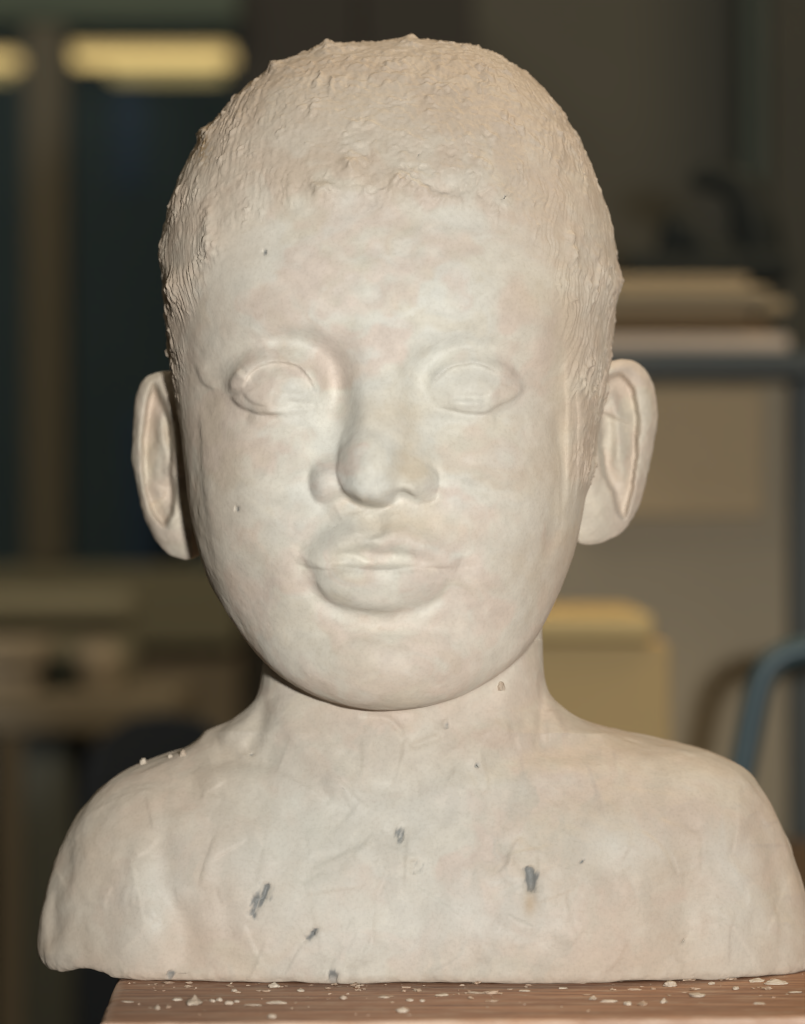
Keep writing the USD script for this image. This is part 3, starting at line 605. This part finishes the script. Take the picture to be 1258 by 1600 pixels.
def board():
    # outline of the top measured from the photograph, thickness 24 mm, rounded worn edges, painted paler where they catch light
    c = [np.array([-0.0905, 0.010]), np.array([-0.0875, -0.096]), np.array([0.32, -0.0655]), np.array([0.31, 0.24]), np.array([-0.096, 0.21])]
    dense = []
    for i in range(len(c)):
        a, b = c[i], c[(i + 1) % len(c)]; n = max(2, int(np.linalg.norm(b - a) / 0.004))
        for k in range(n): dense.append(a + (b - a) * k / n)
    from shapely.geometry import Polygon
    poly = Polygon(dense); rings, worn = [], []
    cen = np.array(poly.centroid.coords[0])
    D = np.array(dense)
    nrm = np.roll(D, -1, 0) - np.roll(D, 1, 0); nrm = np.stack([nrm[:, 1], -nrm[:, 0]], 1); nrm /= np.linalg.norm(nrm, axis=1)[:, None]
    if ((D - cen) * nrm).sum() < 0: nrm = -nrm
    wob = np.array([meshkit.fbm(np.array([[p[0] * 90, p[1] * 90, 0.5]]), 3, 5)[0] - .5 for p in D])
    prof = [(-0.0040, 0.0, 0), (-0.0016, -0.0003, .45), (-0.0006, -0.0011, .9), (0.0, -0.0024, .6), (0.0, -0.006, .1), (0.0, -0.022, 0), (-0.002, -0.024, 0)]
    Vs, tint = [], []
    for off, z, w in prof:
        Vs.append(np.column_stack([D + nrm * (off + wob * 0.0011 * (w > 0))[:, None], np.full(len(D), z) + wob * 0.0005 * (w > .2)])); tint.append(np.clip(w * (0.8 + 2.2 * wob), 0, 1))
    n = len(D); Vs = np.vstack(Vs + [[[*cen, 0.0]], [[*cen, -0.024]]]); tint = np.concatenate(tint + [[0, 0]]); Fs = []
    for i in range(len(prof) - 1):
        for j in range(n):
            k = (j + 1) % n; Fs += [[i * n + j, (i + 1) * n + j, (i + 1) * n + k], [i * n + j, (i + 1) * n + k, i * n + k]]
    e = len(prof) * n
    for j in range(n):
        k = (j + 1) % n; Fs += [[e, j, k], [e + 1, (len(prof) - 1) * n + k, (len(prof) - 1) * n + j]]
    m = trimesh.Trimesh(Vs, Fs, process=False)
    if m.volume < 0: m.invert()
    p = usdkit.mesh(stage, numbered(str(stand.GetPath()), 'board'), m, wood, smooth=True)
    UsdGeom.PrimvarsAPI(p).CreatePrimvar('tint', Sdf.ValueTypeNames.Color3fArray, 'vertex').Set(Vt.Vec3fArray.FromNumpy(np.repeat(tint[:, None], 3, 1).astype(np.float32)))
board()
iron = mat('dark_iron', (0.03, 0.032, 0.033), (0.05, 0.05, 0.05), rough=0.45, metallic=0.6)
FLOOR = -1.02
obj('post', lathe([(0, -0.93), (0.022, -0.93), (0.022, -0.024), (0, -0.024)], (0.11, 0.07, 0)), iron, stand)
obj('foot_plate', lathe([(0, FLOOR), (0.2, FLOOR), (0.2, FLOOR + .02), (0.05, FLOOR + .05), (0.03, -0.93), (0, -0.93)], (0.11, 0.07, 0)), iron, stand)

crumb_clay = mat('crumb_clay', (0.42, 0.33, 0.25), (0.62, 0.55, 0.45), rough=0.7, scale=(160, 160, 160), bump=0.0002)
def ground(u, v, z=0.0):                                   # where the sight line through (u, v) meets the height z
    k = (CAM_Z - z) / ((v - 800) * PX); return np.array([(u - 629) * PX * k, -CAM_D + CAM_D * k, z])
def lump(p, w, d, h, seed, peak=0.0, rz=0.0):
    m = trimesh.creation.icosphere(3, 1.0); q = np.array(m.vertices)
    n = meshkit.fbm(q * 1.6 + seed * 7.7, 3, seed) - .5; q = q * (1 + 0.9 * n)[:, None]
    q[:, 2] = np.maximum(q[:, 2], -0.35) + 0.35
    if peak: q[:, 2] += peak * np.exp(-((q[:, 0] - .15) ** 2 + q[:, 1] ** 2) / .12)
    q[:, 2] -= q[:, 2].min()
    q = q * [w / 2, d / 2, h / (q[:, 2].max())]
    c, s = math.cos(rz), math.sin(rz); q = np.stack([q[:, 0] * c - q[:, 1] * s, q[:, 0] * s + q[:, 1] * c, q[:, 2]], 1)
    m.vertices = q + p; return m
CR = [(303, 1569, 27, 20, 3.4, 1.3, 'peaked pale clay chip, the tallest on the board front left', 1), (246, 1577, 9, 8, 1.6, .7, 'small pointed clay crumb left of the peaked chip', 1),
      (277, 1563, 18, 8, .9, 0, 'flat clay flake just behind the peaked chip', 1), (332, 1565, 9, 7, 1.0, 0, 'left one of two tiny crumbs right of the peaked chip', 1), (343, 1564, 10, 7, 1.2, 0, 'right one of two tiny crumbs right of the peaked chip', 1), (358, 1569, 15, 8, 1.3, 0, 'small oval crumb third to the right of the peaked chip', 1), (370, 1566, 8, 6, .7, 0, 'tiniest crumb ending the row right of the peaked chip', 1),
      (432, 1568, 34, 7, 1.0, .3, 'long thin clay shaving in front of the dark base hole', 1), (395, 1571, 30, 5, .5, 0, 'long flat clay smear on the board left of the thin shaving', 1), (425, 1590, 14, 8, 1.2, 0, 'small pale crumb in front of the long thin shaving by the front edge', 1),
      (428, 1543, 20, 9, 2.0, .5, 'ragged clay lump against the base below the left gouge', 1), (366, 1549, 10, 6, .9, 0, 'tiny crumb behind the row of crumbs right of the peaked chip', 1), (537, 1561, 13, 7, 1.3, .4, 'small pointed crumb below the dark hole at the base', 1), (600, 1559, 20, 6, .7, 0, 'flat crumb between the pointed crumb and the rounded pellet', 1),
      (629, 1581, 22, 10, 1.6, 0, 'rounded tan clay pellet near the middle of the front edge', 1), (660, 1565, 9, 6, .9, 0, 'right one of two tiny crumbs behind the rounded tan pellet', 1), (640, 1564, 14, 5, .8, 0, 'left one of two tiny crumbs behind the rounded tan pellet', 1), (690, 1556, 26, 6, .7, 0, 'flat pale clay flake close to the middle of the base', 1),
      (927, 1562, 14, 8, 1.5, .7, 'curled end of a clay shaving on the dark part of the board', 1), (952, 1566, 28, 5, .9, 0, 'thin bent clay shaving on the dark part of the board', 1), (981, 1570, 13, 8, 1.2, 0, 'small bright crumb just right of the thin bent shaving', 1),
      (1037, 1567, 11, 8, 1.8, .7, 'small pointed crumb in front of the pinkish pellet', 1), (1048, 1541, 22, 10, 2.0, 0, 'pinkish clay pellet on the board below the right chest', 1), (1090, 1557, 26, 14, 1.4, 0, 'wide grey-brown clay scab on the right of the board', 1), (1150, 1546, 11, 7, 1.1, 0, 'tiny crumb left of the two-tone flake', 1),
      (1183, 1534, 28, 8, 1.4, .3, 'two-tone clay flake under the right arm', 1), (1212, 1538, 38, 9, 1.9, .6, 'largest pale clay flake under the right arm', 1), (1187, 1569, 20, 6, .7, 0, 'flat crumb in front of the large flakes near the right front edge', 1), (1008, 1525, 24, 10, 4.2, 1.2, 'spiky clay burr stuck out from the base at the right', 1),
      (985, 1530, 14, 8, 2.0, .3, 'small lump at the base just left of the spiky burr', 1), (905, 1536, 26, 6, .8, 0, 'flat scrap against the base left of the spiky burr', 1), (880, 1545, 18, 5, .6, 0, 'thin flat scrap near the base below the right gouge', 1), (745, 1552, 30, 5, .6, 0, 'long faint scrap right of the middle of the base', 1), (1112, 1538, 12, 6, .9, 0, 'tiny crumb right of the pinkish pellet', 1), (1243, 1551, 24, 7, .6, 0, 'flat scrap at the right picture edge', 1),
      (200, 1566, 22, 6, .5, 0, 'flat scrap at the left corner of the board', 1), (470, 1549, 12, 6, .8, 0, 'tiny crumb right of the ragged lump against the base', 1), (820, 1549, 20, 6, .6, 0, 'flat scrap on the board under the right gouge', 1)]
for i, (a, b, w, d, h, pk, lbl, own) in enumerate(CR):
    p = ground(a, b); k = (CAM_D + p[1]) / CAM_D * PX
    m = lump(p, w * k * .92, max(d * k * 1.9, .0013), h / 1000.0 * .85, 300 + i, pk, 0.1 + .5 * math.sin(i * 2.3))
    tag(obj('clay_crumb', m, crumb_clay, None, 40), lbl or 'tiny loose clay crumb among others on the red-brown board', 'clay crumb', 'clay crumbs on the board')

dust = []
dr = np.random.default_rng(55)
for i in range(170):
    uu_ = dr.uniform(190, 1257); base_v = np.interp(uu_, [190, 500, 700, 960, 1258], [1533, 1537, 1535, 1528, 1506])
    vv_ = base_v + 2 + (dr.exponential(7) if dr.random() < .6 else dr.uniform(0, 50))
    if vv_ > 1588: continue
    p = ground(uu_, vv_); sz = dr.lognormal(-7.9, .5)
    m = trimesh.creation.icosphere(0 if sz < .0006 else 1, 1.0); m.vertices = m.vertices * (1 + .35 * dr.normal(size=(len(m.vertices), 1))) * [sz * dr.uniform(.8, 2.4), sz * dr.uniform(.8, 1.6), sz * .55]
    m.vertices = m.vertices + p + [0, 0, sz * .25]; dust.append(m)
tag(obj('clay_dust', cat(dust), mat('dust_clay', (0.38, 0.25, 0.17), (0.52, 0.42, 0.32), rough=.8, scale=(200, 200, 200)), None, 40), 'fine pale clay dust scattered over the board along the base', 'dust', None, 'stuff')

# ================================================================ the studio behind, out of focus
def panel(name, u0, v0, u1, v1, Y, depth, material, parent=None, bevel=0.003):
    a, b = at(u0, v0, Y), at(u1, v1, Y); return obj(name, box([a[0], Y, b[2]], [b[0], Y + depth, a[2]], bevel), material, parent)
floor_m = mat('studio_floor', (0.10, 0.095, 0.085), (0.14, 0.13, 0.11), rough=0.6, scale=(3, 3, 3))
tag(obj('floor', box([-3, -2.2, FLOOR - .05], [3, 6.2, FLOOR]), floor_m), kind='structure')

wall_grey = mat('grey_green_paint', (0.105, 0.107, 0.092), (0.118, 0.118, 0.102), rough=0.8, scale=(2, 2, 2))
tag(obj('rear_wall', box([at(372, 0, 2.6)[0], 2.6, FLOOR], [2.6, 2.75, 1.9]), wall_grey), 'dull grey-green wall behind the right side of the head', kind='structure')
dark_brown = mat('dark_brown_board', (0.030, 0.030, 0.029), (0.036, 0.035, 0.033), rough=0.7, scale=(3, 3, 8))
cup = thing('tall_cupboard', 'very dark tall cupboard directly behind the top of the head', 'cupboard')
panel('side', 372, -60, 560, 1150, 2.25, .34, dark_brown, cup); panel('door', 563, -60, 742, 1150, 2.25, .34, dark_brown, cup)

# window partition on the left, a dark room with strip lamps beyond
post_m = mat('olive_frame_wood', (0.085, 0.082, 0.066), (0.11, 0.105, 0.084), rough=0.7, scale=(4, 4, 2))
sill_m = mat('olive_brown_panel', (0.155, 0.158, 0.12), (0.185, 0.182, 0.135), rough=0.75, scale=(3, 3, 3))
glass = usdkit.material(stage, '/World/Looks/window_glass', {'f': ('fresnel', {'IOR': 1.45}), 't': ('transparent_bsdf', {'color': (0.93, 0.96, 0.95)}), 'g': ('glossy_bsdf', {'roughness': 0.02, 'color': (.9, .95, 1)}), 'm': ('mix_closure', {})},
                        [('f.fac', 'm.fac'), ('t.BSDF', 'm.closure1'), ('g.BSDF', 'm.closure2')], surface='m.closure')
win = thing('window_partition', 'olive-brown wooden window partition with dark panes on the left', 'window')
YW = 2.2
panel('post', 36, 36, 102, 884, YW, .07, post_m, win)
panel('top_rail', -300, -40, 372, 34, YW, .07, mat('green_grey_rail', (0.07, 0.098, 0.082), (0.08, 0.11, 0.09), rough=.7), win)
panel('lower_panel', -300, 886, 372, 1010, YW, .07, sill_m, win)
a = at(-300, 1012, YW); b = at(372, 0, YW)
obj('bottom_panel', box([a[0], YW + .012, FLOOR], [b[0], YW + .06, a[2]], .003), mat('dull_brown_panel', (0.15, 0.132, 0.105), (0.175, 0.153, 0.12), rough=.75, scale=(3, 3, 2)), win)
panel('pane', -300, 36, 34, 884, YW + .03, .005, glass, win, 0); panel('pane', 104, 36, 372, 884, YW + .03, .005, glass, win, 0)
night = mat('far_room_paint', (0.09, 0.125, 0.135), (0.10, 0.138, 0.145), rough=.8)
tag(obj('far_room_wall', box([-4.5, 5.0, FLOOR], [0.3, 5.1, 2.3]), night), 'dark blue-green wall of the room beyond the window', kind='structure')
blue = mat('dim_blue_metal', (0.07, 0.115, 0.19), (0.08, 0.13, 0.21), rough=.5)
for (u0, v0, u1, v1, Y, lbl) in [(178, 120, 226, 300, 4.2, 'dim blue hanging banner below the long strip lamp'), (196, 640, 262, 900, 4.2, 'dim blue locker seen beside the left ear')]:
    a, b = at(u0, v0, Y), at(u1, v1, Y)
    if 'locker' in lbl:
        t = thing('blue_locker', lbl, 'locker'); obj('body', box([a[0], Y, FLOOR], [b[0], Y + .35, a[2]], .01), blue, t); obj('door', box([a[0] + .01, Y - .012, FLOOR + .05], [b[0] - .01, Y - .001, a[2] - .02], .004), blue, t)
    else:
        t = thing('hanging_banner', lbl, 'banner'); obj('cloth', box([a[0], Y, b[2]], [b[0], Y + .01, a[2]], .003), blue, t); obj('rod', tube([(a[0] - .02, Y + .005, a[2] + .008), (b[0] + .02, Y + .005, a[2] + .008)], .008), iron, t)
        obj('cord', tube([((a[0] + b[0]) / 2, Y + .005, a[2] + .016), ((a[0] + b[0]) / 2, Y + .005, 2.2)], .003), iron, t)
def strip_lamp(u0, u1, v0, v1, Y, lbl):
    t = thing('strip_lamp', lbl, 'lamp'); a, b = at(u0, v0, Y), at(u1, v1, Y); h = a[2] - b[2]
    obj('housing', box([a[0], Y, a[2] - .42 * h], [b[0], Y + .09, a[2]], .006), glow('lamp_housing_glow', (0.78, 0.52, 0.21), 1.1) if not stage.GetPrimAtPath('/World/Looks/lamp_housing_glow') else UsdShade.Material.Get(stage, '/World/Looks/lamp_housing_glow'), t)
    obj('tube', tube([(a[0] + .01, Y + .0, a[2] - .54 * h), (b[0] - .01, Y + .0, a[2] - .54 * h)], h * .115), glow('lamp_tube_glow', (1.35, 0.92, 0.34), 1.1) if not stage.GetPrimAtPath('/World/Looks/lamp_tube_glow') else UsdShade.Material.Get(stage, '/World/Looks/lamp_tube_glow'), t)
    obj('reflector', box([a[0] + .04, Y + .012, b[2]], [b[0] - .01, Y + .08, b[2] + .33 * h], .006), glow('lamp_reflector_glow', (0.40, 0.30, 0.13), 1.0) if not stage.GetPrimAtPath('/World/Looks/lamp_reflector_glow') else UsdShade.Material.Get(stage, '/World/Looks/lamp_reflector_glow'), t)
    for k in (0.12, .88): obj('hanger', tube([(a[0] * (1 - k) + b[0] * k, Y + .05, a[2]), (a[0] * (1 - k) + b[0] * k, Y + .05, 2.2)], .004), iron, t)
strip_lamp(104, 362, 70, 113, 2.7, 'long yellow glowing strip lamp seen through the window'); strip_lamp(-240, 24, 80, 110, 2.8, 'yellow glowing strip lamp end cut off by the left picture edge')
tag(obj('far_room_ceiling', box([-4.5, 2.4, 2.2], [.3, 5.1, 2.3]), night), 'dark ceiling of the room beyond the window', kind='structure')

# low left: roll of brown paper on a trolley, dark chair
beige = mat('brown_paper', (0.30, 0.265, 0.22), (0.34, 0.30, 0.245), rough=.8, scale=(6, 6, 6))
tro = thing('work_trolley', 'dull work trolley with pale top at the left picture edge', 'trolley')
YT = 1.6
a, b = at(-160, 1085, YT), at(150, 1100, YT)
obj('top', box([a[0], YT, a[2] - .03], [b[0] + .06, YT + .25, a[2]], .006), mat('trolley_top', (0.19, 0.165, 0.125), (0.21, 0.185, .14), rough=.7), tro)
for sx in (a[0] + .03, at(70, 0, YT)[0]):
    for sy in (YT + .03, YT + .22): obj('leg', box([sx - .018, sy - .018, FLOOR], [sx + .018, sy + .018, a[2] - .03], .004), mat('dark_leg', (.10, .11, .10)) if not stage.GetPrimAtPath('/World/Looks/dark_leg') else '/World/Looks/dark_leg', tro)
za = at(0, 1085, YT)[2]
jar = thing('stoneware_jar', 'blurred beige stoneware jar on the trolley right of the cardboard box', 'jar')
jc = at(150, 1085, YT + .08); jr = size(40, YT + .08)
obj('body', lathe([(0, 0), (jr * .8, 0), (jr, jr * .5), (jr, jr * 1.3), (jr * .7, jr * 1.8), (jr * .72, jr * 1.95), (jr * .6, jr * 1.95), (jr * .6, jr * 1.7), (0, jr * 1.6)], (jc[0], jc[1], za)), beige, jar)
pot = thing('dark_pot', 'small dark pot between the cardboard box and the beige jar', 'pot')
pc = at(92, 1085, YT + .06); pr = size(26, YT + .06)
obj('body', lathe([(0, 0), (pr * .7, 0), (pr, pr * .8), (pr, pr * 2.0), (pr * .85, pr * 2.0), (pr * .85, pr * .9), (0, pr * .5)], (pc[0], pc[1], za)), mat('dark_pot_glaze', (.035, .045, .042)), pot)
case = thing('grey_case', 'long grey-olive case standing behind the jar at the left edge', 'case')
a, b = at(-120, 925, YT + .15), at(205, 1085, YT + .15)
cg = mat('case_cloth', (.20, .20, .155), (.24, .235, .185), rough=.8)
obj('body', box([a[0], YT + .15, za], [b[0], YT + .24, a[2] - .03], .012), cg, case); obj('lid', box([a[0] - .002, YT + .147, a[2] - .029], [b[0] + .002, YT + .243, a[2]], .012), cg, case)
cb = thing('cardboard_box', 'brown cardboard box cut by the left picture edge on the trolley', 'box')
a, b = at(-120, 1022, YT + .04), at(58, 1085, YT + .04)
obj('body', box([a[0], YT + .04, za], [b[0], YT + .13, a[2] - .012], .003), beige, cb); obj('lid', box([a[0] - .004, YT + .036, a[2] - .011], [b[0] + .004, YT + .134, a[2] + .01], .003), beige, cb)

navy = mat('navy_plastic', (0.036, 0.048, 0.070), (0.044, 0.056, 0.08), rough=.5)
ch = thing('studio_chair', 'dark navy rounded chair back just above the left shoulder', 'chair')
YC = 1.3
c = at(258, 1133, YC)
prof = [(-.048, -.24), (-.048, -.05), (-.04, -.018), (-.02, -.003), (0, 0), (.02, -.003), (.04, -.018), (.048, -.05), (.048, -.24)]
from shapely.geometry import Polygon as Pg
m = trimesh.creation.extrude_polygon(Pg(prof).buffer(.012).buffer(-.004), .022); m.apply_transform(trimesh.transformations.rotation_matrix(math.pi / 2, [1, 0, 0])); m.apply_translation([c[0], YC, c[2]])
obj('backrest', m, navy, ch)
obj('seat', box([c[0] - .2, YC - .42, c[2] - .42], [c[0] + .2, YC + .02, c[2] - .385], .012), navy, ch)
for sx in (-.03, .03): obj('back_post', tube([(c[0] + sx, YC + .012, c[2] - .42), (c[0] + sx, YC + .012, c[2] - .2)], .01), iron, ch)
for sx in (-.17, .17):
    for sy in (-.39, -.01): obj('leg', tube([(c[0] + sx, YC + sy, FLOOR), (c[0] + sx, YC + sy, c[2] - .41)], .012), iron, ch)

# right: cabinet with a shelf, carton, tubular chair
tan = mat('tan_cardboard', (0.46, 0.355, 0.215), (0.50, 0.385, 0.235), rough=.75, scale=(5, 5, 5))
grey_brown = mat('grey_brown_paint', (0.355, 0.30, 0.21), (0.395, 0.333, 0.235), rough=.75, scale=(3, 3, 3))
steel = mat('blue_black_steel', (0.040, 0.05, 0.05), (0.048, 0.058, 0.058), rough=.5)
YB = 1.15
cab = thing('storage_cabinet', 'grey-brown storage cabinet with tan door behind the right ear', 'cabinet')
a, b = at(800, 596, YB), at(1236, 700, YB)
obj('body', box([a[0], YB, FLOOR], [b[0], YB + .4, a[2]], .004), grey_brown, cab)
panel('door', 880, 604, 1196, 806, YB - .014, .013, tan, cab)
a2 = at(1238, 590, YB - .03); b2 = at(1330, 590, YB - .03)
obj('side_post', box([a2[0], YB - .03, FLOOR], [b2[0], YB + .4, a2[2]], .004), steel, cab)
sh = thing('steel_shelf', 'blue-black shelf board running right from the right ear', 'shelf')
a, b = at(900, 546, YB - .06), at(1340, 588, YB - .06)
obj('board', box([a[0], YB - .06, b[2]], [b[0], YB + .42, a[2]], .003), steel, sh)
a3 = a[2]
st_ = thing('paper_stack', 'tan stack of papers and boards lying on the shelf', 'paper stack')
pale = mat('pinkish_paper', (0.50, 0.43, 0.37), (0.54, 0.46, 0.39), rough=.8)
tan2 = mat('tan_paper', (0.34, 0.275, 0.175), (0.41, 0.33, 0.215), rough=.8, scale=(4, 4, 40))
dk = mat('brown_paper_dark', (0.17, 0.115, 0.06), (0.2, 0.14, .08), rough=.8, scale=(5, 5, 20))
z = a3
zt = at(0, 434, YB)[2]; L0, L1 = at(870, 0, YB)[0], at(1226, 0, YB)[0]
for i, (f, mm) in enumerate([(.22, pale), (.16, dk), (.14, dk), (.17, tan2), (.16, tan2), (.15, tan2)]):
    h = (zt - a3) * f; obj('sheet_bundle', box([L0, YB - .03 + .006 * (i % 2), z], [L1 - .012 * ((i * 7) % 3), YB + .3, z + h - .0006], .002), mm, st_); z += h
up = thing('upright_post', 'dark post with teal edge along the right picture edge', 'post')
a, b = at(1164, 0, 2.45), at(1420, 0, 2.45)
obj('post', box([a[0] + .02, 2.45, FLOOR], [b[0], 2.58, 1.9], .006), mat('dark_post', (.05, .054, .048), (.058, .06, .053), rough=.7), up)
obj('edge_strip', box([a[0], 2.44, FLOOR], [a[0] + .018, 2.56, 1.9], .004), mat('teal_strip', (.055, .078, .075), (.06, .085, .08), rough=.6), up)
# dark modelled figure on the stack: arching arm over a lump
fig = thing('dark_statuette', 'dark crouching statuette with arched back on the paper stack', 'statuette')
blackclay = mat('dark_bronze', (0.008, 0.012, 0.012), (0.014, 0.018, 0.017), rough=.8, scale=(30, 30, 30), bump=.002)
def limb(pts, rad, Y):
    ms = []
    P = [at(a, b, Y) for a, b in pts]
    import manifold3d as mf
    out = None
    for (p, r0), (q2, r1) in zip(zip(P, rad), zip(P[1:], rad[1:])):
        A = mf.Manifold.sphere(size(r0, Y), 20).translate(tuple(p)); Bm = mf.Manifold.sphere(size(r1, Y), 20).translate(tuple(q2))
        h_ = mf.Manifold.batch_hull([A, Bm]); out = h_ if out is None else out + h_
    mm = out.to_mesh(); return trimesh.Trimesh(mm.vert_properties[:, :3], mm.tri_verts)
YF = YB + .1
obj('body', limb([(1190, 420), (1180, 350), (1165, 300), (1128, 276), (1098, 280)], [40, 40, 30, 24, 20], YF), blackclay, fig)
obj('legs', limb([(1180, 412), (1110, 404), (1056, 350), (1034, 420)], [36, 30, 22, 16], YF), blackclay, fig)
obj('base', box([at(968, 0, YF)[0], YF - .05, zt], [at(1226, 0, YF)[0], YF + .05, at(0, 402, YF)[2]], .006), blackclay, fig)

# bench with a carton
bench = thing('low_bench', 'brown wooden bench behind the right shoulder', 'bench')
bw = mat('bench_wood', (0.075, 0.05, 0.032), (0.095, 0.062, 0.038), rough=.65, scale=(4, 40, 40))
YN = .8
bz = at(0, 1385, YN)[2]
obj('top', box([.1, YN, bz - .035], [.75, YB - .06, bz], .004), bw, bench)
for sx in (.14, .71):
    for sy in (YN + .04, YB - .1): obj('leg', box([sx - .02, sy - .02, FLOOR], [sx + .02, sy + .02, bz - .035], .003), bw, bench)
car = thing('yellow_carton', 'yellow-tan lidded carton between the neck and right shoulder', 'carton')
ycard = mat('yellow_card', (0.49, 0.355, 0.165), (0.53, 0.38, 0.18), rough=.7, scale=(5, 5, 5)); ylid = mat('yellow_card_lid', (0.57, 0.43, 0.20), (0.61, 0.455, 0.215), rough=.7)
YK = .86
a, b = at(770, 958, YK), at(1056, 1385, YK); l = at(0, 1004, YK)[2]
obj('body', box([a[0], YK, bz], [b[0] - .003, YK + .2, l], .003), ycard, car)
obj('lid', box([a[0] - .004, YK - .004, l + .0004], [b[0] - .012, YK + .204, a[2]], .004), ylid, car)

bl = mat('blue_tube_paint', (0.04, 0.078, 0.092), (0.046, 0.086, 0.10), rough=.4, spec=.5)
tc_ = thing('tubular_chair', 'blue tubular steel chair back at the right picture edge', 'chair')
YR = .7
pts = [at(1112, 1480, YR), at(1140, 1300, YR), at(1164, 1180, YR), at(1182, 1090, YR), at(1202, 1042, YR), at(1240, 1018, YR), at(1300, 1012, YR), at(1390, 1012, YR), at(1450, 1018, YR), at(1486, 1044, YR), at(1504, 1092, YR), at(1520, 1180, YR), at(1540, 1480, YR)]
obj('back_tube', tube(pts, .0068, 16), bl, tc_)
p0, p1 = pts[0], pts[-1]
for p in (p0, p1):
    obj('rear_leg', tube([p, (p[0], YR + .02, p[2] - .3), (p[0], YR + .08, FLOOR)], .0078), bl, tc_)
obj('seat', box([p0[0] - .01, YR - .36, p0[2] - .09], [p1[0] + .01, YR - .01, p0[2] - .065], .008), navy, tc_)
for p in (p0, p1): obj('front_leg', tube([(p[0], YR - .33, p0[2] - .088), (p[0], YR - .35, FLOOR)], .0078), bl, tc_)
# specks that cling to the clay
def on_clay(u0, v0, r, lbl, group=None):
    d = np.hypot(u - u0, v - v0); k = np.where(d < 6)[0]; i = k[np.argmin(V[k, 1] + 5 * d[k])] if len(k) else int(np.argmin(d))
    p = V[i] * PX + [0, 0, CAM_Z]; m = lump([0, 0, 0], r * 2.2 * PX, r * 2 * PX, r * 2.4 * PX, int(u0)); m.apply_translation(p - [0, 0, r * .5 * PX])
    tag(obj('clay_speck', m, crumb_clay, None, 40), lbl, 'clay crumb', group)
on_clay(222, 1188, 5, 'leftmost pale speck standing on the left shoulder'); on_clay(265, 1179, 3, 'smallest middle speck on the left shoulder'); on_clay(286, 1180, 5, 'pale speck on the left shoulder nearest the neck')
on_clay(783, 1075, 6, 'pale yellowish speck on the neck below the right jaw')
